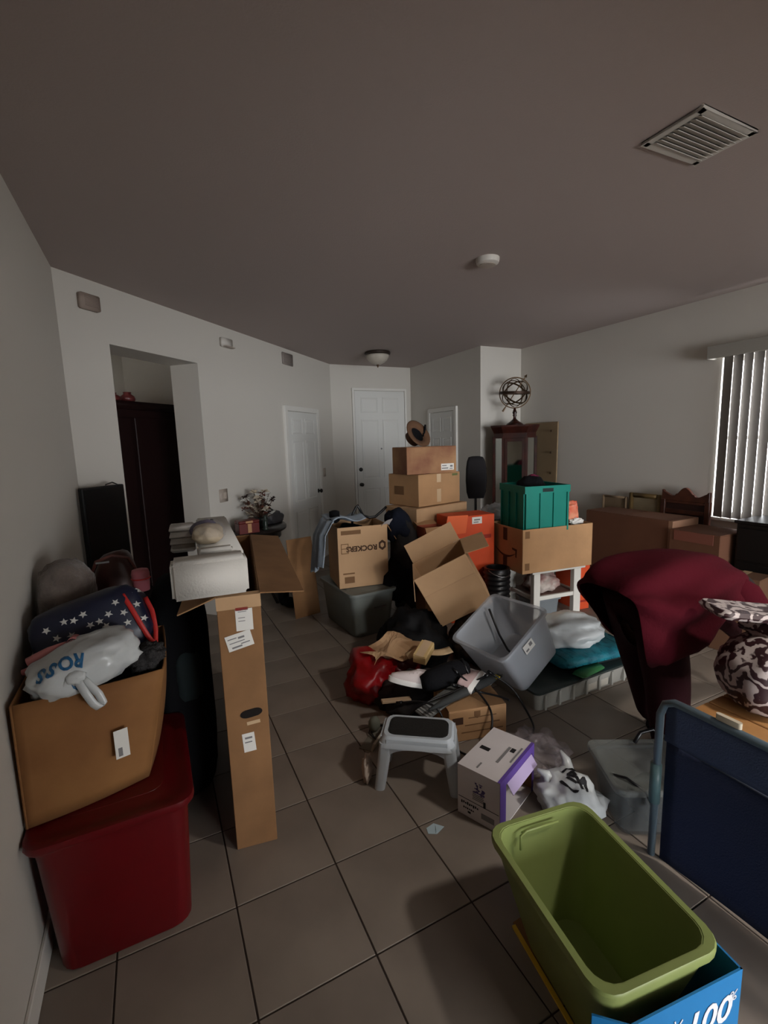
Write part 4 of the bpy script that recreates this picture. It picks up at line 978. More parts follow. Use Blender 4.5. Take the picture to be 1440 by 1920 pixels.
ring('ecliptic_ring', T_ @ cam_rot @ Matrix.Rotation(R(38), 4, 'Y') @ Matrix.Rotation(R(40), 4, 'X'), rs * 0.90, 0.02, 0.006)
ring('equator_ring', T_ @ cam_rot @ Matrix.Rotation(R(-35), 4, 'Y') @ Matrix.Rotation(R(-35), 4, 'X'), rs * 0.92, 0.016, 0.006)
ring('polar_ring', T_ @ cam_rot @ Matrix.Rotation(R(60), 4, 'Y') @ Matrix.Rotation(R(55), 4, 'X'), rs * 0.87, 0.012, 0.006)
ring('colure_ring', T_ @ cam_rot @ Matrix.Rotation(R(90), 4, 'Y') @ Matrix.Rotation(R(35), 4, 'X'), rs * 0.93, 0.012, 0.006)
ad = cam_rot @ Vector((0.55, 0, 0.83)); ad.normalize()
arw = MB().tube([Vector((0, 0, cz)) - ad * 0.25, Vector((0, 0, cz)) + ad * 0.23], 0.006, 8)
arw.build('arrow_shaft', BRONZE, asp)
MB().tube([Vector((0, 0, cz)) + ad * 0.215, Vector((0, 0, cz)) + ad * 0.25], [0.02, 0.001], 10).build('arrow_tip', BRONZE, asp)
MB().tube([Vector((0, 0, cz)) - ad * 0.26, Vector((0, 0, cz)) - ad * 0.20], [0.012, 0.008], 8).build('arrow_tail', BRONZE, asp)
MB().lathe([(0.002, -0.02), (0.016, -0.012), (0.02, 0), (0.016, 0.012), (0.002, 0.02)], 14, c=(0, 0, cz)).build('centre_globe', BRONZE, asp, smooth=True)
# tan board leaning on the right wall behind the cabinet
tb2 = thing('leaning_board', 'tan board leaning on the right wall beside the curio cabinet', 'board', (4.40, 4.20, 0))
MB().box(-0.02, 0.0, 0, 0.55, 0, 1.78, Matrix.Rotation(R(0.8), 4, 'Y')).build('panel', mat('tan_board', (150, 128, 98), 0.7, var=0.15, scale=3), tb2, bevel=0.004)
for z in (1.66, 1.40, 1.15): MB().box(-0.0265, -0.0185, 0.06, 0.09, z, z + 0.025).build('clip', mat('clip_brown', (90, 72, 52), 0.6), tb2)

# ================================================================== RIGHT WALL: BIG CARTON, FRAMES, DRESSER
BIGC = mat('big_carton', (102, 66, 46), 0.85, var=0.15, scale=3)
bg_ = thing('long_carton', 'long large brown carton along the right wall behind the bending person', 'box', (3.90, 2.04, 0), 0)
MB().box(0, 0.36, 0.40, 1.28, 0, 0.86).build('far_section', BIGC, bg_, bevel=0.005)
MB().box(-0.03, 0.36, 0, 0.40, 0, 0.80).build('near_section', BIGC, bg_, bevel=0.005)
MB().box(-0.001, 0.36, 0.395, 0.43, 0.3, 0.862).build('tape', mat('dull_tape', (140, 106, 84), 0.5), bg_)
for a, e in ((0.42, 0.84), (0.86, 1.27)): MB().box(0.004, 0.356, a, e, 0.86, 0.864).build('top_flap', BIGC, bg_)
MB().box(-0.026, 0.356, 0.004, 0.39, 0.80, 0.804).build('top_flap', BIGC, bg_)
MB().box(-0.034, -0.002, 0.05, 0.36, 0.72, 0.80).build('folded_edge', mat('big_carton_red', (120, 70, 56), 0.85), bg_)
lpc = [(3.885, 2.95, 0.50), (3.882, 2.965, 0.44), (3.882, 2.95, 0.38), (3.882, 2.88, 0.365), (3.882, 2.83, 0.38), (3.882, 2.85, 0.43), (3.882, 2.90, 0.47), (3.883, 2.945, 0.51), (3.882, 2.85, 0.44), (3.882, 2.77, 0.42), (3.88, 2.72, 0.43)]
cd_ = thing('cord_loop', 'dark looped cord hanging on the face of the long carton', 'cord', (3.882, 2.88, 0.275))
MB().tube([Vector(p) - Vector((3.882 + 0.008, 2.85, 0.36)) for p in lpc], 0.009, 6).build('cord', BLACK, cd_, smooth=True)
MB().box(-0.012, 0.004, -0.02, 0.02, 0.145, 0.17).build('cord_clip', BLACK, cd_)
# picture frames behind the carton
def picture(name, label, y0, y1, z1, fm, pm, fwid, z0=0.0, x=4.36):
    t = thing(name, label, 'picture frame', (x, (y0 + y1) / 2, z0))
    W_ = (y1 - y0) / 2; H_ = z1 - z0; mx = Matrix.Rotation(R(1.2), 4, 'Y')
    for a, b, c_, d_ in ((-W_, -W_ + fwid, 0, H_), (W_ - fwid, W_, 0, H_)): MB().box(-0.03, 0, a, b, c_, d_, mx).build('stile', fm, t, bevel=0.006, seg=2)
    for c_, d_ in ((0, fwid), (H_ - fwid, H_)): MB().box(-0.03, 0, -W_ + fwid, W_ - fwid, c_, d_, mx).build('rail', fm, t, bevel=0.006, seg=2)
    MB().box(-0.012, -0.006, -W_ + fwid, W_ - fwid, fwid, H_ - fwid, mx).build('picture', pm, t)
    return t
picture('picture_frame', 'plain tan framed canvas leftmost behind the long carton', 3.21, 3.50, 0.965, mat('tan_frame', (140, 118, 92), 0.6), mat('tan_canvas', (132, 112, 88), 0.8), 0.02)
picture('picture_frame', 'gilt picture frame between the tan canvas and the carved headboard', 2.845, 3.185, 1.015, mat('gilt', (120, 98, 62), 0.4, metal=0.4), mat('faded_print', (150, 134, 106), 0.7, var=0.2), 0.045)
hbd = thing('carved_headboard', 'dark carved wooden headboard with scalloped top under the blind', 'headboard', (4.36, 2.61, 0))
HW_ = mat('carved_wood', (84, 46, 32), 0.4, rgb2=(56, 28, 20), scale=8)
prof = []
for k in range(33):
    u = k / 32 * 2 - 1
    z = 1.045 + 0.02 * math.cos(u * math.pi * 2) * (abs(u) > 0.4) + (0.06 * math.cos(u / 0.32 * math.pi / 2) if abs(u) < 0.32 else 0) + (0.012 if abs(u) > 0.9 else 0)
    prof.append((u * 0.215, z))
mxh = Matrix(((0, 0, 1, -0.03), (1, 0, 0, 0), (0, 1, 0, 0), (0, 0, 0, 1)))
MB().prism(prof + [(0.215, 0.98), (-0.215, 0.98)], 0, 0.03, mxh).build('crest', HW_, hbd, bevel=0.004)
for s_ in (-1, 1): MB().box(-0.035, 0.0, s_ * 0.2 - 0.022, s_ * 0.2 + 0.022, 0, 0.99).build('post', HW_, hbd, bevel=0.004)
MB().box(-0.03, -0.005, -0.178, 0.178, 0.86, 0.90).build('rail', HW_, hbd, bevel=0.004)
MB().box(-0.03, -0.005, -0.178, 0.178, 0.955, 0.98).build('rail', HW_, hbd, bevel=0.004)
MB().box(-0.018, -0.012, -0.178, 0.178, 0.0, 0.955).build('panel', mat('headboard_panel', (44, 22, 18), 0.5), hbd)
dr = thing('dresser', 'black dresser under the blind at the right edge', 'dresser', (4.00, 1.40, 0))
DRM = mat('dresser_black', (16, 13, 13), 0.4)
MB().box(0.0, 0.38, -0.55, 0.60, 0.05, 0.90).build('case', DRM, dr, bevel=0.004)
MB().box(-0.015, 0.38, -0.565, 0.615, 0.90, 0.925).build('dresser_top', DRM, dr, bevel=0.004)
MB().box(0.03, 0.36, -0.52, 0.57, 0.0, 0.05).build('plinth', DRM, dr)
for r_ in range(3):
    for c_ in range(2):
        d_ = MB().box(-0.014, 0.0, -0.53 + c_ * 0.57, 0.015 + c_ * 0.57, 0.08 + r_ * 0.27, 0.33 + r_ * 0.27).build('drawer', DRM, dr, bevel=0.004)
        MB().lathe([(0.008, 0), (0.008, 0.012), (0.016, 0.02), (0.002, 0.026)], 10, mx=Matrix.Translation((-0.014, -0.26 + c_ * 0.57, 0.205 + r_ * 0.27)) @ Matrix.Rotation(R(-90), 4, 'Y')).build('knob', BRONZE, d_, smooth=True)
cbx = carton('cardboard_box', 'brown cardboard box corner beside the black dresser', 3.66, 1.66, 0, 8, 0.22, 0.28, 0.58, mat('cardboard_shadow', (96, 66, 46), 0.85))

# ================================================================== CENTRE PILE
# tilted open box
obr = Matrix(((0.743, 0.475, -0.472, 1.776), (-0.48, 0.869, 0.119, 2.736), (0.467, 0.138, 0.873, 0.265), (0, 0, 0, 1)))
ox, oy, oz = [Vector((obr[0][i], obr[1][i], obr[2][i])).normalized() for i in range(3)]
oy = (oy - ox * oy.dot(ox)).normalized(); oz = ox.cross(oy)
mm = Matrix((ox, oy, oz)).transposed().to_4x4(); mm.translation = Vector((1.776, 2.736, 0.265))
tl = thing('open_box', 'empty open cardboard box lying tilted on the floor pile', 'box', mw=mm)
OW, OD, OH = 0.406, 0.302, 0.422
tray(OW, OD, OH).build('body', CARD_L, tl, bevel=0.002)
flap('flap', 'left', OW, OD, OH, 0.17, 155, CARD_L, tl)
flap('flap', 'right', OW, OD, OH, 0.17, 100, CARD_L, tl)
flap('flap', 'back', OW, OD, OH, 0.15, 20, CARD_L, tl)
flap('flap', 'front', OW, OD, OH, 0.15, 176, CARD_L, tl)
# support: black bag of things under it
tag(blob('trash_bag', mat('black_poly', (9, 9, 11), 0.75, bump=0.3, bscale=12, spec=0.2), (1.58, 2.83, 0.12), (0.21, 0.23, 0.26), (0, 0, R(20)), seed=114, amp=0.32, freq=1.9, crease=0.22, flat=0.0, pw=0.85), 'black bag slumped on the floor under the tilted open box', 'trash bag')
tag(blob('camouflage_jacket', mat('camo', (64, 52, 42), 0.9, rgb2=(24, 20, 18), scale=22, spec=0.15), (2.08, 2.64, 0.14), (0.25, 0.20, 0.19), (0, 0, R(-30)), seed=112, amp=0.2, freq=2, crease=0.15, flat=0.0), 'dark mottled brown jacket bunched under the tilted open box', 'jacket')
# torn brown paper
pg = thing('paper_sheet', 'torn brown packing paper beside the red bag', 'paper', (1.31, 2.60, 0.235))
def paperf(u, v): return Vector((-0.20 + 0.36 * u + 0.03 * math.sin(v * 9), -0.13 + 0.27 * v + 0.03 * math.sin(u * 11), 0.02 + 0.035 * math.sin(u * 7 + v * 4) + 0.05 * v * u))
sheet('sheet', CARD_L, paperf, 14, 12, pg, 0.002, smooth=False)
def paperg(u, v): return Vector((0.02 + 0.30 * u, -0.17 + 0.05 * v - 0.05 * u, 0.02 + 0.02 * v + 0.012 * math.sin(u * 6)))
sheet('curled_edge', mat('paper_tan', (196, 168, 130), 0.8), paperg, 12, 4, pg, 0.002)
sbx = carton('small_carton', 'small beige carton perched below the black bag', 1.385, 2.32, 0.245, 40, 0.16, 0.085, 0.06, mat('beige_carton', (206, 176, 122), 0.6, var=0.15), tape=True)
sbx.rotation_euler = (R(6), R(-12), R(38))
# red bag
rg_ = thing('red_bag', 'crumpled red plastic bag on the floor left of the shoes', 'bag', (1.16, 2.60, 0))
REDB = mat('red_film', (132, 12, 18), 0.35, bump=0.25, bscale=14)
blob('bag_body', REDB, (0, 0, 0.11), (0.16, 0.18, 0.15), (0, 0, R(-20)), seed=124, amp=0.4, freq=1.6, crease=0.3, flat=0.0, parent=rg_)
blob('bag_neck', mat('red_film_dark', (84, 10, 14), 0.4), (0.20, -0.03, 0.14), (0.12, 0.09, 0.07), seed=122, amp=0.25, crease=0.2, parent=rg_)
# heap of clutter that the shoes and cables lie on
tag(blob('clothes_heap', mat('grey_brown_clothes', (58, 54, 52), 0.95, rgb2=(32, 30, 32), scale=7, spec=0.1), (1.34, 2.33, 0.05), (0.25, 0.14, 0.16), (0, 0, R(-14)), seed=131, amp=0.2, freq=2, crease=0.15, flat=0.0), 'heap of dark clothes on the floor beneath the shoes and cables', 'clothes')
# sneakers
SNW = mat('sneaker_white', (206, 194, 192), 0.6); SNP = mat('sneaker_pink', (190, 164, 162), 0.6)
def sneaker(label, mw, m):
    t = thing('sneaker', label, 'shoe', mw=mw)
    pl_ = []
    for z, q in ((0, 0.0), (0.012, 0.004), (0.028, 0.002)):
        pl_.append([(x * 0.135 * (1 + q) , y * (0.042 if x > 0 else 0.036) * (1 + q * 4), z) for x, y in [(math.cos(a), math.sin(a)) for a in [2 * math.pi * k / 28 for k in range(28)]]])
    MB().loft(pl_).build('sole', mat('sole_white', (226, 224, 220), 0.5), t, auto=0.8)
    up = []
    for z, lx, ly, cx in ((0.026, 0.13, 0.038, 0), (0.045, 0.125, 0.039, -0.004), (0.06, 0.10, 0.034, -0.022), (0.075, 0.07, 0.029, -0.05), (0.088, 0.055, 0.027, -0.065), (0.092, 0.05, 0.024, -0.066), (0.06, 0.045, 0.02, -0.066)):
        up.append([(cx + lx * math.cos(a), ly * math.sin(a), z) for a in [2 * math.pi * k / 28 for k in range(28)]])
    MB().loft(up).build('upper', m, t, auto=0.9)
    for k in range(4):
        x = 0.045 - k * 0.022; z = 0.058 + k * 0.007
        MB().tube([(x, -0.026, z), (x - 0.008, 0, z + 0.008), (x, 0.026, z)], 0.003, 5).build('lace', SNW, t)
    return t
sneaker('white sneaker at the left end of the rolled black garment', Matrix.Translation((1.215, 2.20, 0.225)) @ Euler((R(10), R(-12), R(150))).to_matrix().to_4x4(), SNW)
sneaker('pale pink sneaker lying sole-up near the clear tilted tub', Matrix.Translation((1.60, 2.16, 0.20)) @ Euler((R(75), R(8), R(-50))).to_matrix().to_4x4(), SNP)
sneaker('pale pink sneaker standing on edge behind the rolled garment', Matrix.Translation((1.56, 2.03, 0.22)) @ Euler((R(-70), R(5), R(35))).to_matrix().to_4x4(), SNP)
rl = thing('rolled_garment', 'rolled black garment lying between the sneakers', 'garment', (1.40, 2.13, 0.21), R(2))
b = MB()
b.tube([(-0.15, 0, 0.045), (-0.10, 0, 0.05), (0, 0, 0.055), (0.10, 0.01, 0.055), (0.15, 0.015, 0.05)], [0.045, 0.062, 0.068, 0.064, 0.05], 18).build('roll', BLACKF, rl, smooth=True)
MB().tube([(0.12, -0.062, 0.06), (0.12, 0.0, 0.125), (0.12, 0.066, 0.06)], 0.008, 6).build('strap', BLACK, rl, smooth=True)
# grey panels and umbrella
gp = thing('plastic_tray', 'grey ridged plastic tray lying across the cables below the garment', 'tray', (1.33, 2.02, 0.20), rot=(R(8), R(-6), R(16)))
MB().box(-0.20, 0.22, -0.045, 0.045, 0, 0.012).build('board', mat('grey_board', (96, 98, 96), 0.6), gp, bevel=0.003)
for k in range(5): MB().box(-0.19 + k * 0.02, -0.18 + k * 0.02, -0.04, 0.04, 0.012, 0.016).build('ridge', mat('grey_ridge', (140, 140, 138), 0.6), gp)
uf = thing('folded_umbrella', 'folded dark grey umbrella with yellow tag near the clear tub', 'umbrella', (1.45, 1.99, 0.215), rot=(0, R(4), R(14)))
MB().tube([(-0.30, 0, 0.0), (-0.2, 0, 0.005), (0.0, 0, 0.012), (0.2, 0, 0.014), (0.26, 0, 0.008)], [0.006, 0.018, 0.026, 0.026, 0.012], 10).build('canopy', mat('umbrella_grey', (44, 46, 46), 0.8), uf, smooth=True)
MB().tube([(0.26, 0, 0.008), (0.33, 0, 0.01)], 0.007, 8).build('shaft', METAL, uf, smooth=True)
MB().box(0.24, 0.275, -0.02, 0.012, 0.015, 0.022).build('yellow_tag', mat('yellow_tag', (196, 170, 50), 0.5), uf)
MB().box(0.275, 0.295, -0.02, 0.012, 0.012, 0.022).build('tag_end', BLACK, uf)
# brown box with printed lines
wb = carton('lined_carton', 'brown carton printed with dark lines under the cables', 1.285, 1.925, 0, -14, 0.33, 0.26, 0.18, CARD, tape=False)
for z, l in ((0.05, 0.24), (0.09, 0.20), (0.13, 0.16)):
    plate('print_line', INK_S, frame((0.19, -0.0006, z), (1, 0, 0.0), (0, 0, 1)), l, 0.006, 0.0006, wb)
plate('print_block', INK, frame((0.05, -0.0006, 0.12), (1, 0, 0), (0, 0, 1)), 0.06, 0.04, 0.0006, wb)
MB().prism([(0.018, 0.02), (-0.018, 0.02), (-0.018, -0.008), (0, -0.022), (0.018, -0.008)], 0, 0.0006, frame((0.16, -0.0006, 0.145), (1, 0, 0), (0, 0, 1))).build('shield_mark', INK_S, wb)
# cables
def cable(label, pts, r=0.006):
    P = [Vector(p) for p in pts]; out = []
    for i in range(len(P) - 1):
        p0, p1, p2, p3 = P[max(i - 1, 0)], P[i], P[i + 1], P[min(i + 2, len(P) - 1)]
        for k in range(6):
            t = k / 6
            out.append(0.5 * ((2 * p1) + (p2 - p0) * t + (2 * p0 - 5 * p1 + 4 * p2 - p3) * t * t + (3 * p1 - p0 - 3 * p2 + p3) * t ** 3))
    out.append(P[-1])
    t = thing('cable', label, 'cable', P[0])
    MB().tube([p - P[0] for p in out], r, 6).build('cord', BLACK, t, smooth=True)
    d = (P[0] - P[1]).normalized()
    MB().tube([Vector((0, 0, 0)), d * 0.035], [r * 1.7, r * 1.3], 8).build('plug', BLACK, t, smooth=True)
    return t
cable('black cable looping on the floor right of the lined carton', [(1.66, 2.03, 0.25), (1.76, 1.98, 0.16), (1.80, 1.90, 0.05), (1.76, 1.80, 0.008), (1.66, 1.755, 0.008), (1.58, 1.79, 0.008)])
cable('black cable running down the front of the lined carton', [(1.44, 2.06, 0.30), (1.50, 1.95, 0.22), (1.50, 1.84, 0.15), (1.44, 1.79, 0.03), (1.38, 1.765, 0.008), (1.30, 1.73, 0.008)])
cable('black cable crossing left over the grey panel to the stool', [(1.60, 2.02, 0.26), (1.36, 1.99, 0.245), (1.18, 1.99, 0.23), (1.12, 2.03, 0.17), (1.05, 2.10, 0.02)])
cable('black cable running behind the step stool toward the white box', [(1.10, 2.10, 0.20), (1.17, 2.00, 0.235), (1.23, 1.93, 0.20), (1.27, 1.86, 0.03), (1.34, 1.74, 0.008), (1.38, 1.66, 0.008)])
cable('short black cable end on top of the lined carton', [(1.40, 2.02, 0.255), (1.52, 1.97, 0.21), (1.60, 1.90, 0.195), (1.635, 1.855, 0.185)])
# small things left of the stool
hp = thing('headphones', 'tangled white earphones and charger beside the step stool', 'earphones', (1.0, 2.16, 0.0))
MB().tube([(0.06 * math.cos(k * 0.6) * (1 + 0.2 * math.sin(k)), 0.09 * math.sin(k * 0.6), 0.012 + 0.004 * math.sin(k * 1.3)) for k in range(24)], 0.003, 5).build('cord', BLACK, hp, smooth=True)
MB().box(-0.01, 0.05, -0.06, -0.01, 0.0, 0.05).build('charger', WHITEP, hp, bevel=0.006, seg=2)
blob('ear_pad', mat('olive_grey', (100, 102, 90), 0.7), (-0.02, 0.05, 0.05), (0.035, 0.03, 0.045), seed=4, amp=0.1, parent=hp, flat=0.0, sub=3)
mg = thing('magazine', 'thin folded leaflet on the floor left of the step stool', 'leaflet', (0.97, 2.13, 0.0), R(40))
MB().box(-0.10, 0.10, -0.006, 0.006, 0.0, 0.05, Matrix.Rotation(R(20), 4, 'X')).build('fold', mat('leaflet', (176, 166, 150), 0.7), mg)
MB().box(-0.10, 0.10, 0.0, 0.07, 0.0, 0.004).build('page', mat('leaflet_page', (110, 104, 92), 0.7), mg)
wc = thing('wood_strip', 'pale splintered wood strip under the red bag', 'wood strip', (1.12, 2.22, 0.14), rot=(0, R(4), R(-12)))
MB().box(-0.08, 0.09, -0.018, 0.018, 0, 0.014).build('strip', mat('pale_wood', (186, 160, 130), 0.7), wc, bevel=0.002)
# clear tilted tub
ctx = Matrix(((0.849, -0.087, -0.52), (0.1, 0.995, -0.004), (0.518, -0.049, 0.854)))
orig = Vector((1.84, 1.951, 0.083)); cw, cd, ch = 0.43, 0.46, 0.33
cx_, cy_, cz_ = [Vector((ctx[0][i], ctx[1][i], ctx[2][i])).normalized() for i in range(3)]
cen = orig + cx_ * 0.195 + cy_ * 0.208 + Vector((0, 0, 0.015))
mw_ = Matrix((cx_, cy_, cz_)).transposed().to_4x4(); mw_.translation = cen
CTUB = see_through('clear_tub', (206, 212, 220), 0.40, 0.3)
tt = tote('clear_tub', 'empty translucent grey plastic tub tilted on the floor pile', (0, 0, 0), 0, cw, cd, ch, CTUB, taper=0.035, r=0.045, cat='storage tub', mw=mw_)
sticker(frame((-0.02, -cd / 2 + 0.002, ch * 0.78), (1, 0, 0), (0, 0.1, 1)), 0.085, 0.055, [(0.2, 0.1, 0.3, 0.4), (-0.25, -0.2, 0.3, 0.2)], tt)
MB().tube([(0.10, 0.17, ch - 0.02), (0.06, 0.15, 0.12), (0.03, 0.10, 0.03), (0.0, 0.0, 0.025), (-0.06, -0.10, 0.03)], 0.008, 6).build('black_cord', BLACK, tt, smooth=True)
# under-bed box with things on it
ub = thing('underbed_box', 'flat clear under-bed storage box with dark lid on the floor', 'storage box', (1.88, 1.90, 0), R(0.4))
UW, UD, UH = 0.86, 0.50, 0.125
CLR = see_through('clear_box', (170, 168, 160), 0.62, 0.3)
MB().loft([rrect(UW - .05, UD - .05, .03, 0, cx=UW / 2, cy=UD / 2), rrect(UW, UD, .035, UH, cx=UW / 2, cy=UD / 2), rrect(UW - .012, UD - .012, .03, UH, cx=UW / 2, cy=UD / 2), rrect(UW - .06, UD - .06, .025, 0.006, cx=UW / 2, cy=UD / 2)]).build('box_body', CLR, ub, auto=0.7)
MB().loft([rrect(UW + .01, UD + .01, .035, UH - .01, cx=UW / 2, cy=UD / 2), rrect(UW + .016, UD + .016, .035, UH + .006, cx=UW / 2, cy=UD / 2), rrect(UW - .03, UD - .03, .03, UH + .01, cx=UW / 2, cy=UD / 2)]).build('lid', see_through('smoky_lid', (48, 56, 54), 0.85, 0.3), ub, auto=0.7)
for k in range(7): MB().box(0.06 + k * 0.115, 0.075 + k * 0.115, -0.004, 0.012, 0.012, UH - 0.02).build('rib', CLR, ub)
MB().box(0.44, 0.62, 0.012, 0.016, 0.02, 0.10).build('paper_insert', mat('dull_paper', (170, 164, 152), 0.7), ub)
MB().box(0.04, 0.80, 0.05, 0.45, 0.012, 0.10).build('folded_linen', mat('linen_grey', (112, 106, 98), 0.9, rgb2=(70, 68, 64), scale=9), ub, bevel=0.02, seg=2)
tqm = mat('turquoise_cloth', (22, 122, 136), 0.6, rgb2=(12, 88, 104), scale=16, bump=1.0, bscale=26)
tq = thing('turquoise_cushion', 'quilted turquoise cushion on the flat under-bed box', 'cushion', (2.47, 2.13, 0.135), R(-6))
cbm = []
for z, q in ((0.03, -0.02), (0.045, 0.0), (0.075, 0.005), (0.095, -0.02), (0.10, -0.06)): cbm.append(rrect(0.60 + q * 2, 0.40 + q * 2, 0.06, z))
MB().loft(cbm).build('cushion_body', tqm, tq, auto=1.2)
for k in range(10): MB().tube([(-0.26 + k * 0.058, -0.202, 0.045), (-0.26 + k * 0.058, -0.175, 0.095), (-0.26 + k * 0.058, 0.0, 0.10)], 0.006, 5).build('quilt_seam', tqm, tq, smooth=True)
MB().loft([rrect(0.48, 0.30, 0.05, 0.0), rrect(0.50, 0.32, 0.05, 0.015), rrect(0.48, 0.30, 0.05, 0.03)]).build('dark_pad', mat('pad_dark', (18, 34, 36), 0.9), tq, auto=1.0)
gpz = thing('green_packet', 'flat green packet tucked under the turquoise cushion', 'packet', (2.34, 1.93, 0.137), R(8))
MB().loft([rrect(0.20, 0.07, 0.02, 0), rrect(0.23, 0.09, 0.025, 0.012), rrect(0.20, 0.07, 0.02, 0.026)]).build('packet', mat('green_film', (58, 122, 72), 0.4, var=0.2, scale=14), gpz, auto=1.0)
MB().box(-0.125, -0.105, -0.035, 0.035, 0.01, 0.014).build('sealed_edge', mat('green_film', (58, 122, 72), 0.4), gpz)
wpb = thing('plastic_bag', 'white translucent plastic bag lying on the turquoise cushion', 'plastic bag', (2.44, 2.17, 0.236))
blob('bag_body', PBAG, (-0.02, 0.02, 0.075), (0.225, 0.18, 0.10), (0, 0, R(-10)), seed=141, amp=0.22, freq=1.9, crease=0.14, flat=0.003, parent=wpb, pw=0.9)
blob('bag_handle', PBAG, (-0.12, 0.13, 0.07), (0.13, 0.035, 0.02), (0, 0, R(5)), seed=142, amp=0.35, freq=2.5, crease=0.2, parent=wpb, sub=3)

# ================================================================== STEP STOOL, WHITE BOX, SMALL FLOOR THINGS
STG = mat('stool_grey', (176, 184, 190), 0.45)
ss = thing('step_stool', 'light grey plastic step stool with black tread on the tiles', 'step stool', (1.025, 1.795, 0), R(-36)); ss.scale = (1.12, 1.12, 1.08)
HH = 0.235
def srect(z, e, w_=0.29, d_=0.165, r=0.035): return rrect(w_ + e * 2, d_ + e * 2, r, z)
MB().loft([srect(HH - 0.045, 0.016), srect(HH - 0.012, 0.006), srect(HH, -0.004), srect(HH, -0.018), srect(HH - 0.008, -0.02)]).build('top_shell', STG, ss, auto=0.7)
MB().loft([rrect(0.245, 0.125, 0.025, HH - 0.006), rrect(0.245, 0.125, 0.025, HH + 0.002), rrect(0.235, 0.115, 0.02, HH + 0.003)]).build('tread', mat('black_rubber', (22, 20, 16), 0.9, bump=0.4, bscale=150), ss)
for sx in (-1, 1):
    for sy in (-1, 1):
        rr_ = []
        for k in range(6):
            z = (HH - 0.03) * (1 - k / 5); q = 0.022 * (k / 5)
            cx, cy = sx * (0.128 + q * 1.3), sy * (0.066 + q)
            wq = 0.055 - 0.012 * (k / 5)
            rr_.append([(x, y, z) for x, y, _ in rrect(wq, 0.05, 0.014, 0, 4, cx, cy)])
        MB().loft(rr_).build('leg', STG, ss, auto=0.8)
for sy in (-1, 1):   # arched aprons front and back
    pl_ = []
    for k in range(13):
        u = k / 12 * 2 - 1; pl_.append((u * 0.125, HH - 0.05 - 0.035 * abs(u) ** 3))
    poly = [(-0.125, HH - 0.01)] + [(x, z) for x, z in pl_] + [(0.125, HH - 0.01)]
    MB().prism(poly, 0, 0.008, Matrix(((1, 0, 0, 0), (0, 0, 1, sy * 0.088 - 0.004), (0, 1, 0, 0), (0, 0, 0, 1)))).build('apron', STG, ss)
for sx in (-1, 1):
    poly = [(-0.065, HH - 0.01)] + [(u * 0.065, HH - 0.055 - 0.03 * abs(u) ** 3) for u in [k / 8 * 2 - 1 for k in range(9)]] + [(0.065, HH - 0.01)]
    MB().prism(poly, 0, 0.008, Matrix(((0, 0, 1, sx * 0.15 - 0.004), (1, 0, 0, 0), (0, 1, 0, 0), (0, 0, 0, 1)))).build('apron', STG, ss)
tag(blob('paper_wrapper', mat('beige_wrapper', (176, 160, 146), 0.7), (0.795, 1.90, 0.05), (0.022, 0.05, 0.055), (0, 0, R(-30)), seed=151, amp=0.5, freq=2.5, crease=0.4, flat=0.0, sub=3), 'crumpled beige wrapper at the left foot of the step stool', 'wrapper')

wbx = thing('white_carton', 'white carton with purple edges and an open side on the tiles', 'box', (1.136, 1.34, 0), R(22.9))
WW, WD, WH = 0.326, 0.199, 0.23
WC = mat('white_card', (206, 200, 200), 0.6, var=0.05); PUR = mat('purple_card', (92, 66, 148), 0.55)
t_ = 0.005
b = MB().box(0, WW, 0, WD, 0, t_).box(0, WW, 0, WD, WH - t_, WH).box(0, t_, 0, WD, t_, WH - t_).box(WW - t_, WW, 0, WD, t_, WH - t_).box(t_, WW - t_, WD - t_, WD, t_, WH - t_)
b.build('body', WC, wbx)
# inside lining and purple frame round the open side
MB().box(t_, WW - t_, WD - t_ - 0.001, WD - t_, t_, WH - t_).box(t_, t_ + 0.001, t_, WD - t_, t_, WH - t_).box(WW - t_ - 0.001, WW - t_, t_, WD - t_, t_, WH - t_).build('lining', CARD_D, wbx)
b = MB().box(-0.001, 0.05, -0.0015, 0, 0, WH).box(WW - 0.02, WW + 0.001, -0.0015, 0, 0, WH).box(0.05, WW - 0.02, -0.0015, 0, WH - 0.035, WH)
b.build('purple_frame', PUR, wbx)
MB().box(-0.001, WW + 0.001, -0.0015, 0.012, WH, WH + 0.001).build('purple_edge', PUR, wbx)
MB().add([(0.06, -0.002, WH - 0.035), (WW - 0.03, -0.002, WH - 0.035), (WW - 0.03, -0.03, WH - 0.075), (0.06, -0.03, WH - 0.075), (0.06, -0.001, WH - 0.037), (WW - 0.03, -0.001, WH - 0.037), (WW - 0.03, -0.028, WH - 0.077), (0.06, -0.028, WH - 0.077)],
         [(0, 1, 2, 3), (4, 5, 6, 7), (0, 1, 5, 4), (1, 2, 6, 5), (2, 3, 7, 6), (3, 0, 4, 7)]).build('torn_strip', mat('lilac_card', (176, 160, 196), 0.6), wbx)
lf = lambda y, z: frame((-0.0006, y, z), (0, -1, 0), (0, 0, 1))
random.seed(9)
for k in range(22):
    plate('print_speck', mat('purple_ink', (86, 74, 120), 0.7), lf(0.10 + random.uniform(-0.026, 0.026), 0.155 + random.uniform(-0.024, 0.024)), random.uniform(0.006, 0.016), random.uniform(0.003, 0.009), 0.0005, wbx)
for k in range(4): plate('print_line', GREYINK, lf(0.10, 0.125 - k * 0.008), 0.05 + 0.004 * (k % 2), 0.004, 0.0005, wbx)
plate('print_line', BLACKINK, lf(0.10, 0.083), 0.19, 0.0025, 0.0006, wbx)
plate('print_bar', BLACKINK, lf(0.07, 0.095), 0.01, 0.028, 0.0006, wbx)
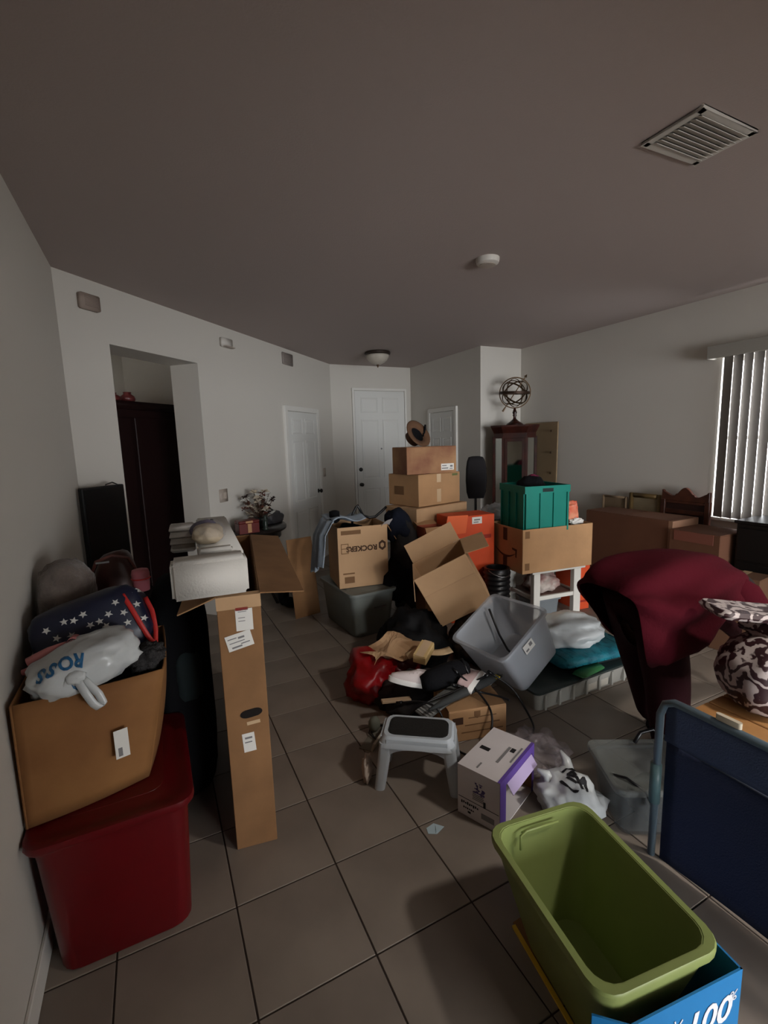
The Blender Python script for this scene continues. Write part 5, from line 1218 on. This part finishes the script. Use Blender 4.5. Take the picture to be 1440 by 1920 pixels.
for k in range(9): plate('print_speck', BLACKINK, lf(0.178 - k * 0.0095, 0.062 + 0.002 * (k % 2)), 0.0065, 0.013 - 0.003 * (k % 3), 0.0006, wbx)
for k in range(6): plate('print_speck', BLACKINK, lf(0.168 - k * 0.009, 0.04), 0.006, 0.008 - 0.002 * (k % 2), 0.0006, wbx)
plate('print_speck', BLACKINK, lf(0.142, 0.025), 0.014, 0.009, 0.0006, wbx)
plate('print_block', GREYINK, lf(0.055, 0.04), 0.06, 0.025, 0.0005, wbx)
tf = lambda x, y: frame((x, y, WH + 0.0006), (-0.35, -1, 0), (1, -0.35, 0))
for x, y, a, b_, m_ in ((0.17, 0.07, 0.012, 0.13, GREYINK), (0.22, 0.05, 0.02, 0.03, BLACKINK), (0.16, 0.155, 0.045, 0.024, BLACKINK), (0.045, 0.12, 0.008, 0.04, GREYINK), (0.2, 0.025, 0.008, 0.12, GREYINK)):
    plate('print_block', m_, frame((x, y, WH + 0.0006), (0, -1, 0), (1, 0, 0)), a, b_, 0.0005, wbx)
# plastic bags beside it
tag(blob('clear_plastic_bag', see_through('clear_bag', (200, 190, 196), 0.2, 0.1), (1.58, 1.60, 0.05), (0.12, 0.12, 0.075), seed=164, amp=0.6, freq=2.6, crease=0.5, flat=0.002), 'crumpled clear plastic bag on the tiles behind the white carton', 'plastic bag')
wtb = thing('plastic_bag', 'white plastic bag with black scribble print beside the green tote', 'plastic bag', (1.47, 1.29, 0))
wbody = blob('bag_body', PBAG, (0, 0, 0.075), (0.105, 0.13, 0.10), (0, 0, R(25)), seed=162, amp=0.25, freq=1.8, crease=0.22, flat=0.0, parent=wtb)
for a, e in (((-0.05, 0.05, 0.12), (-0.085, 0.10, 0.17)), ((0.06, 0.06, 0.12), (0.075, 0.125, 0.19))):
    MB().tube([a, (Vector(a) + Vector(e)) / 2 + Vector((0.01, 0, 0.01)), e], [0.03, 0.02, 0.006], 10).build('bag_handle', PBAG, wtb, smooth=True)
for k, pts in enumerate(([(-0.05, 0, 0.03), (-0.02, 0, 0.055), (0.01, 0, 0.04), (-0.02, 0, 0.02), (0.02, 0, 0.0)], [(-0.02, 0, 0.0), (0.02, 0, -0.02), (0.05, 0, 0.01), (0.06, 0, -0.03)], [(0.0, 0, 0.03), (0.045, 0, -0.035)], [(-0.045, 0, -0.01), (-0.01, 0, -0.04), (0.03, 0, -0.05)])):
    q = MB()
    cm = Matrix.Translation((-0.01, -0.02, 0.4)) @ Matrix.Rotation(R(-52), 4, 'Z')
    for p1, p2 in zip(pts, pts[1:]):
        a, c_ = Vector((p1[0], p1[2], 0)), Vector((p2[0], p2[2], 0)); d_ = (c_ - a); n_ = Vector((-d_.y, d_.x, 0)).normalized() * 0.005
        q.add([cm @ (a - n_), cm @ (c_ - n_), cm @ (c_ + n_), cm @ (a + n_)], [(0, 1, 2, 3)])
    o = q.build('scribble_print', BLACKINK, wtb); wrap(o, wbody, (0, 0, -1), 0.003, cuts=3)
bp = thing('paper_scrap', 'small pale blue paper scrap on the tiles', 'paper scrap', (0.915, 1.49, 0), R(15))
MB().prism([(-0.035, 0.0), (-0.01, -0.025), (0.04, -0.02), (0.02, 0.022), (-0.02, 0.025)], 0.0, 0.0015).build('scrap', mat('pale_blue_paper', (176, 196, 204), 0.6), bp)
MB().prism([(-0.01, -0.02), (0.035, -0.02), (0.015, 0.005)], 0.0015, 0.004).build('folded_corner', mat('pale_blue_paper', (176, 196, 204), 0.6), bp)

# ================================================================== FRONT RIGHT: BLUE CARTON, GREEN TOTE
BLUE = mat('blue_card', (30, 118, 178), 0.5, var=0.1, scale=3)
bc = thing('blue_carton', 'bright blue open carton with white 100 print around the green tote', 'box', (0, 0, 0))
FL, FR, BR, BL = Vector((0.840, 0.548, 0)), Vector((1.182, 0.500, 0)), Vector((1.265, 1.055, 0)), Vector((1.0, 1.075, 0))
def upright(name, a, b_, h, m, t=0.005, z0=0.0, h2=None, parent=None):
    d_ = (b_ - a).normalized(); n_ = Vector((-d_.y, d_.x, 0)) * t; h2 = h2 or h
    return MB().add([a + Vector((0, 0, z0)), b_ + Vector((0, 0, z0)), b_ + Vector((0, 0, h2)), a + Vector((0, 0, h)), a + n_ + Vector((0, 0, z0)), b_ + n_ + Vector((0, 0, z0)), b_ + n_ + Vector((0, 0, h2)), a + n_ + Vector((0, 0, h))],
                    [(0, 1, 2, 3), (4, 5, 6, 7), (0, 1, 5, 4), (1, 2, 6, 5), (2, 3, 7, 6), (3, 0, 4, 7)]).build(name, m, parent or bc)
upright('front_panel', FL, FR, 0.30, BLUE)
upright('right_panel', FR, BR, 0.30, BLUE)
upright('back_panel', BR, BL, 0.22, BLUE)
upright('left_panel', FL + Vector((-0.06, 0.055, 0)), FL, 0.30, BLUE)
MB().prism([(0.94, 1.04), (FL.x + 0.05, FL.y), (FR.x, FR.y), (BR.x, BR.y)], 0.0, 0.004).build('bottom_panel', CARD_D, bc)
e1, e2 = Vector((0.934, 1.03, 0.004)), Vector((0.888, 0.735, 0.004))
MB().bar(e1, e2, 0.012, 0.008).build('yellow_edge', mat('yellow_card', (214, 176, 44), 0.5), bc)
fdir = (FR - FL).normalized()
pm_ = frame(FL + fdir * 0.235 + Vector((0, -0.0015, 0.205)), fdir, (0, 0, 1))
lettering('lettering', '100', 0.10, mat('print_white', (226, 226, 230), 0.5), pm_, bc, bold=0.002, shear=0.2)
lettering('lettering', '%', 0.04, mat('print_white', (226, 226, 230), 0.5), frame(FL + fdir * 0.315 + Vector((0, -0.0015, 0.235)), fdir, (0, 0, 1)), bc, shear=0.2)
b = MB()
for k in range(7):
    a = k * math.pi / 3.5
    b.bar((0, 0, 0), (0.028 * math.cos(a), 0.028 * math.sin(a), 0), 0.004, 0.001)
b2_ = b.build('splash_print', mat('print_white', (226, 226, 230), 0.5), bc); b2_.data.transform(frame(FL + fdir * 0.135 + Vector((0, -0.0015, 0.225)), fdir, (0, 0, 1)))
ld = Vector((0.06, -0.055, 0)).normalized()
MB().prism([(0.026 * math.cos(a), 0.02 * math.sin(a)) for a in [2 * math.pi * k / 20 for k in range(20)]], 0, 0.0012, frame(FL + Vector((-0.032, 0.028, 0.262)) + Vector((-0.0012, -0.0012, 0)), ld, (0, 0, 1))).build('purple_badge', mat('badge_purple', (60, 40, 110), 0.5), bc)
GREEN = mat('olive_plastic', (126, 138, 80), 0.42, var=0.06)
gtn = tote('green_tote', 'empty open olive green storage tote nested in the blue carton', (1.005, 0.803, 0.008), R(-8.6), 0.362, 0.50, 0.352, GREEN, taper=0.08, r=0.055, rim=0.026, cat='storage tote')
for sy in (-1, 1):
    MB().loft([[(x, sy * 0.232 + y * 0.0 + yy, z) for x, z in [(math.cos(a) * 0.065, 0.315 + math.sin(a) * 0.011) for a in [2 * math.pi * k / 20 for k in range(20)]]] for y, yy in ((0, -0.004), (0, 0.004))]).build('handle_slot', mat('olive_pale', (140, 148, 100), 0.5) if sy < 0 else GREEN, gtn)
MB().tube([(-0.085, 0.208, 0.28), (-0.083, 0.212, 0.325), (-0.06, 0.214, 0.335), (0.06, 0.214, 0.335)], 0.004, 6).build('moulded_ridge', GREEN, gtn, smooth=True)

# clear box with handle at right
cb2 = tote('clear_tub', 'translucent lidded plastic tub with black handle behind the blue folding chair', (1.745, 1.14, 0), R(-28), 0.36, 0.30, 0.22, see_through('clear_box2', (120, 124, 124), 0.32, 0.3), lid=True, lid_m=see_through('clear_lid2', (126, 130, 126), 0.38, 0.3), taper=0.03, r=0.04, cat='storage tub')
MB().tube([(0.02, 0.14, 0.23), (0.06, 0.17, 0.26), (0.12, 0.18, 0.27), (0.17, 0.16, 0.24)], 0.009, 6).build('carry_handle', BLACK, cb2, smooth=True)
MB().tube([(-0.17, -0.05, 0.225), (-0.13, -0.10, 0.245), (-0.08, -0.15, 0.225), (-0.05, -0.165, 0.16)], 0.006, 6).build('latch_strap', BLACK, cb2, smooth=True)
blob('black_contents', BLACKF, (0.02, -0.03, 0.10), (0.10, 0.09, 0.09), seed=171, amp=0.2, parent=cb2, sub=3)

# blue folding chair: steel tube frame with slung fabric, standing folded
fc = thing('folding_chair', 'folded camping chair with blue fabric and grey tube frame at the right edge', 'folding chair', (1.57, 0.98, 0))
TUBE = mat('blue_grey_tube', (92, 108, 118), 0.35, metal=0.3)
CBLUE = mat('blue_sling', (58, 70, 98), 0.85, bump=0.3, bscale=200, var=0.1); CBLUE2 = mat('blue_sling_dark', (34, 42, 68), 0.85, bump=0.3, bscale=200)
MB().tube([(0.02, 0.02, 0.0), (0.0, 0.005, 0.3), (-0.005, 0.0, 0.60), (-0.003, -0.015, 0.645), (0.0, -0.045, 0.662), (0.0, -0.12, 0.664), (0.0, -0.62, 0.664), (0.0, -0.66, 0.645), (0.0, -0.675, 0.60), (0.02, -0.69, 0.0)], 0.0135, 12).build('outer_frame', TUBE, fc, smooth=True)
MB().tube([(0.04, -0.03, 0.0), (0.035, -0.04, 0.45), (0.03, -0.06, 0.50), (0.03, -0.62, 0.50), (0.04, -0.66, 0.0)], 0.011, 10).build('inner_frame', TUBE, fc, smooth=True)
MB().tube([(-0.005, 0.004, 0.40), (-0.012, 0.0, 0.25)], 0.019, 12).build('plastic_sleeve', mat('sleeve_teal', (84, 110, 112), 0.4), fc, smooth=True)
def sling(z0, z1, sag, dx):
    def f(u, v): return Vector((dx - 0.0 + sag * math.sin(math.pi * u) * 0.6, -0.02 - 0.64 * u, z0 + (z1 - z0) * v - 0.012 * math.sin(math.pi * u) * v))
    return f
sheet('head_panel', CBLUE, sling(0.505, 0.655, 0.02, 0.0), 16, 8, fc, 0.004)
sheet('back_panel', CBLUE2, sling(0.02, 0.50, 0.03, 0.012), 16, 12, fc, 0.004)
MB().tube([(0.008, -0.03, 0.503), (0.016, -0.34, 0.495), (0.008, -0.65, 0.503)], 0.004, 6).build('seam', mat('seam_grey', (70, 76, 92), 0.8), fc, smooth=True)
MB().loft([[(x, y, z) for x, y, z in rrect(0.016, 0.075, 0.008, z_, 4, 0.004, -0.215)] for z_ in (0.678, 0.69, 0.698)]).build('arm_pad', mat('pad_ivory', (186, 176, 156), 0.5), fc, auto=0.8)

# wooden tray table and animal-print bag
WOODL = mat('light_wood', (178, 132, 82), 0.5, rgb2=(150, 104, 60), scale=6)
wt = thing('tray_table', 'light wood folding tray table under the animal-print bag', 'table', (1.76, 0.60, 0))
for k in range(5): MB().box(0.0 + k * 0.10, 0.092 + k * 0.10, 0, 0.38, 0.545, 0.563).build('slat', WOODL, wt, bevel=0.003)
for y in (0.02, 0.34): MB().box(-0.012, 0.51, y, y + 0.025, 0.515, 0.545).build('rail', WOODL, wt, bevel=0.003)
for y, s_ in ((0.0, 1), (0.36, 1)):
    MB().bar((0.03, y + 0.01, 0), (0.47, y + 0.01, 0.52), 0.02, 0.035).build('leg', WOODL, wt)
    MB().bar((0.47, y + 0.032, 0), (0.03, y + 0.032, 0.52), 0.02, 0.035).build('leg', WOODL, wt)
ZEB = zebra('animal_print', (172, 160, 156), (46, 22, 26), 5)
zb = thing('animal_print_bag', 'brown and white animal-print bag slumped on the light wood table', 'bag', (2.05, 0.84, 0.563))
blob('bag_body', ZEB, (0.03, 0.0, 0.13), (0.22, 0.15, 0.15), (0, 0, R(-20)), seed=181, amp=0.12, freq=1.7, crease=0.1, flat=0.002, parent=zb, pw=0.8)
blob('upper_fold', ZEB, (0.10, 0.02, 0.29), (0.17, 0.12, 0.06), (0, R(4), R(-20)), seed=182, amp=0.15, parent=zb, pw=0.7)
MB().loft([rrect(0.30, 0.16, 0.03, 0, cx=-0.02), rrect(0.32, 0.18, 0.035, 0.015, cx=-0.02), rrect(0.30, 0.16, 0.03, 0.03, cx=-0.02)], mx=Matrix.Translation((-0.03, 0.08, 0.335)) @ Euler((0, R(6), R(-30))).to_matrix().to_4x4()).build('folded_flap', ZEB, zb, auto=0.9)
MB().tube([(0.02, -0.10, 0.24), (0.06, -0.13, 0.28), (0.12, -0.13, 0.29), (0.18, -0.11, 0.26), (0.19, -0.10, 0.22)], 0.012, 8).build('bag_handle', mat('white_trim', (196, 188, 182), 0.5), zb, smooth=True)

# ================================================================== PERSON BENDING OVER
pe = thing('person', 'person in maroon top and trousers bending forward behind the folding chair', 'person', (2.1, 1.36, 0))
PO = Vector((2.1, 1.36, 0)); YP = 1.36
def P(x, dy, z): return Vector((x, YP + dy, z)) - PO
SKINM = mat('skin', (150, 104, 84), 0.5); MAR = mat('maroon_cloth', (62, 8, 19), 0.95, bump=0.25, bscale=60, spec=0.1)
MARP = mat('maroon_trousers', (40, 9, 15), 0.9, bump=0.25, bscale=60, spec=0.15)
pts = [P(1.98, 0, .87), P(2.10, 0, .89), P(2.30, 0, .89), P(2.50, 0, .85), P(2.60, 0, .82), P(2.68, 0, .77),
       P(1.98, -.065, .84), P(2.07, -.085, .46), P(2.10, -.10, .09), P(2.24, -.11, .035),
       P(1.98, .065, .84), P(2.16, .10, .46), P(2.30, .11, .09), P(2.44, .12, .035),
       P(2.47, -.15, .86), P(2.68, -.17, .64), P(2.92, -.12, .48), P(2.98, -.11, .43),
       P(2.47, .15, .86), P(2.70, .17, .64), P(2.94, .12, .48), P(3.0, .11, .43)]
edges = [(0, 1), (1, 2), (2, 3), (3, 4), (4, 5), (0, 6), (6, 7), (7, 8), (8, 9), (0, 10), (10, 11), (11, 12), (12, 13), (3, 14), (14, 15), (15, 16), (16, 17), (3, 18), (18, 19), (19, 20), (20, 21)]
rads = [.115, .10, .105, .09, .05, .05, .09, .06, .04, .032, .09, .06, .04, .032, .06, .042, .03, .028, .06, .042, .03, .028]
body = skin('body', SKINM, pts, edges, rads, pe)
# head
def headf(p, n):
    if n.x > 0.55 and abs(n.y) < 0.22 and -0.35 < n.z < 0.15: p = p + Vector((0.018, 0, 0))
    if n.z < -0.4 and n.x > 0: p = p + Vector((0.01, 0, 0))
    for s_ in (-1, 1):
        if (n - Vector((0.85, s_ * 0.38, 0.12)).normalized()).length < 0.2: p = p - Vector((0.008, 0, 0))
    return p
hd = P(2.79, 0, .71)
blob('head', SKINM, hd, (0.095, 0.078, 0.115), (0, R(125), 0), seed=1, amp=0.02, parent=pe, func=headf)
blob('hair', mat('dark_hair', (20, 14, 12), 0.7, bump=0.4, bscale=80), hd + Vector((-0.02, 0, 0.03)), (0.10, 0.086, 0.112), (0, R(125), 0), seed=2, amp=0.06, parent=pe)
for s_ in (-1, 1): blob('ear', SKINM, hd + Vector((-0.005, s_ * 0.08, 0.0)), (0.018, 0.008, 0.028), (0, R(30), 0), parent=pe, sub=2)
# hands: palm and five fingers
for s_, wx in ((-1, 2.98), (1, 3.0)):
    w0 = P(wx, s_ * .11, .425)
    hp_ = [w0, w0 + Vector((0.01, 0, -0.05))]; he = [(0, 1)]; hr = [.026, .03]
    for k in range(4):
        b0 = w0 + Vector((0.012 + 0.0, (k - 1.5) * 0.017, -0.085)); ln = (0.055, 0.065, 0.06, 0.048)[k]
        i = len(hp_)
        hp_ += [b0, b0 + Vector((0.012, 0, -ln * 0.55)), b0 + Vector((0.0, 0, -ln))]; he += [(1, i), (i, i + 1), (i + 1, i + 2)]; hr += [.0095, .0085, .0075]
    i = len(hp_); hp_ += [w0 + Vector((0.03, 0, -0.045)), w0 + Vector((0.045, 0, -0.075)), w0 + Vector((0.045, 0, -0.10))]; he += [(1, i), (i, i + 1), (i + 1, i + 2)]; hr += [.012, .010, .008]
    skin('hand', SKINM, hp_, he, hr, pe, 1)
# trousers
tp = [pts[0], pts[6], pts[7], pts[8] + Vector((0, 0, 0.0)), pts[10], pts[11], pts[12], pts[1]]
skin('trousers', MARP, tp, [(0, 1), (1, 2), (2, 3), (0, 4), (4, 5), (5, 6), (0, 7)], [.15, .13, .105, .08, .13, .105, .08, .12], pe)
for i, nm in ((9, 'shoe'), (13, 'shoe')):
    blob('shoe', BLACKF, pts[i] + Vector((-0.05, 0, 0.012)), (0.13, 0.048, 0.05), parent=pe, flat=0.0, seed=3, amp=0.03, sub=3)
# loose top: hem ring tipped from the lower back round to the hanging front
rings_def = [((1.82, .955), (2.05, .545), .215), ((1.88, 1.005), (2.10, .555), .235), ((2.0, 1.04), (2.16, .59), .24), ((2.12, 1.05), (2.24, .64), .235), ((2.32, 1.03), (2.37, .70), .215), ((2.48, .98), (2.49, .73), .20), ((2.60, .91), (2.56, .75), .13), ((2.66, .86), (2.62, .76), .08)]
rings = []
NS = 48
for j, ((tx, tz), (bx_, bz), hw) in enumerate(rings_def):
    c_ = Vector(((tx + bx_) / 2, YP, (tz + bz) / 2)); hv = Vector(((tx - bx_) / 2, 0, (tz - bz) / 2)); rg2 = []
    for k in range(NS):
        a = 2 * math.pi * k / NS
        ca, sa = math.cos(a), math.sin(a)
        fold = (0.022 if j < 3 else 0.010) * math.sin(a * 7 + j * 0.35) * (0.4 + 0.6 * abs(ca)) + 0.012 * noise.noise(Vector((ca * 2, sa * 2, j * 0.7)))
        p = c_ + Vector((0, hw * (abs(ca) ** 0.8) * math.copysign(1, ca), 0)) + hv * (abs(sa) ** 0.9) * math.copysign(1, sa)
        p += (p - c_).normalized() * fold
        if j == 1: p += Vector((-0.09, 0, 0.03)) * abs(ca)
        rg2.append(p - PO)
    if j == 0:
        K = [(1.80, 1.55, .86), (1.75, 1.48, .93), (1.725, 1.36, .945), (1.70, 1.25, .945), (1.70, 1.18, .90), (1.80, 1.195, .64), (2.05, 1.33, .53), (1.98, 1.5, .62)]
        K = [Vector(q) for q in K]; rg2 = []
        for k in range(NS):
            u = k / NS * 8; i = int(u); t = u - i
            p0, p1, p2, p3 = K[(i - 1) % 8], K[i % 8], K[(i + 1) % 8], K[(i + 2) % 8]
            rg2.append(0.5 * ((2 * p1) + (p2 - p0) * t + (2 * p0 - 5 * p1 + 4 * p2 - p3) * t * t + (3 * p1 - p0 - 3 * p2 + p3) * t ** 3) - PO)
    rings.append(rg2)
top = MB().loft(rings, False, False).build('top', MAR, pe, smooth=True)
bmx = bmesh.new(); bmx.from_mesh(top.data); bmesh.ops.solidify(bmx, geom=bmx.faces[:], thickness=0.004); bmesh.ops.subdivide_edges(bmx, edges=bmx.edges[:], cuts=1, use_grid_fill=True, smooth=0.6); bmx.to_mesh(top.data); bmx.free()
for p in top.data.polygons: p.use_smooth = True
for s_, i in ((-1, 14), (1, 18)):
    a, b_ = pts[i], pts[i + 1]
    dirv = (b_ - a)
    rr_ = []
    for q, r_ in ((-0.25, 0.05), (-0.05, .10), (0.3, .098), (0.65, .10), (0.95, .11)):
        c_ = a + dirv * q; rr_.append([c_ + Vector((r_ * math.cos(t), r_ * math.sin(t) * 0.85, 0.015 * math.sin(3 * t))) for t in [2 * math.pi * k / 20 for k in range(20)]])
    MB().loft(rr_, True, False).build('sleeve', MAR, pe, smooth=True)
    MB().tube([a + dirv * 0.7, b_, pts[i + 2], pts[i + 3]], [0.07, 0.06, 0.045, 0.042], 14).build('undersleeve', MARP, pe, smooth=True)
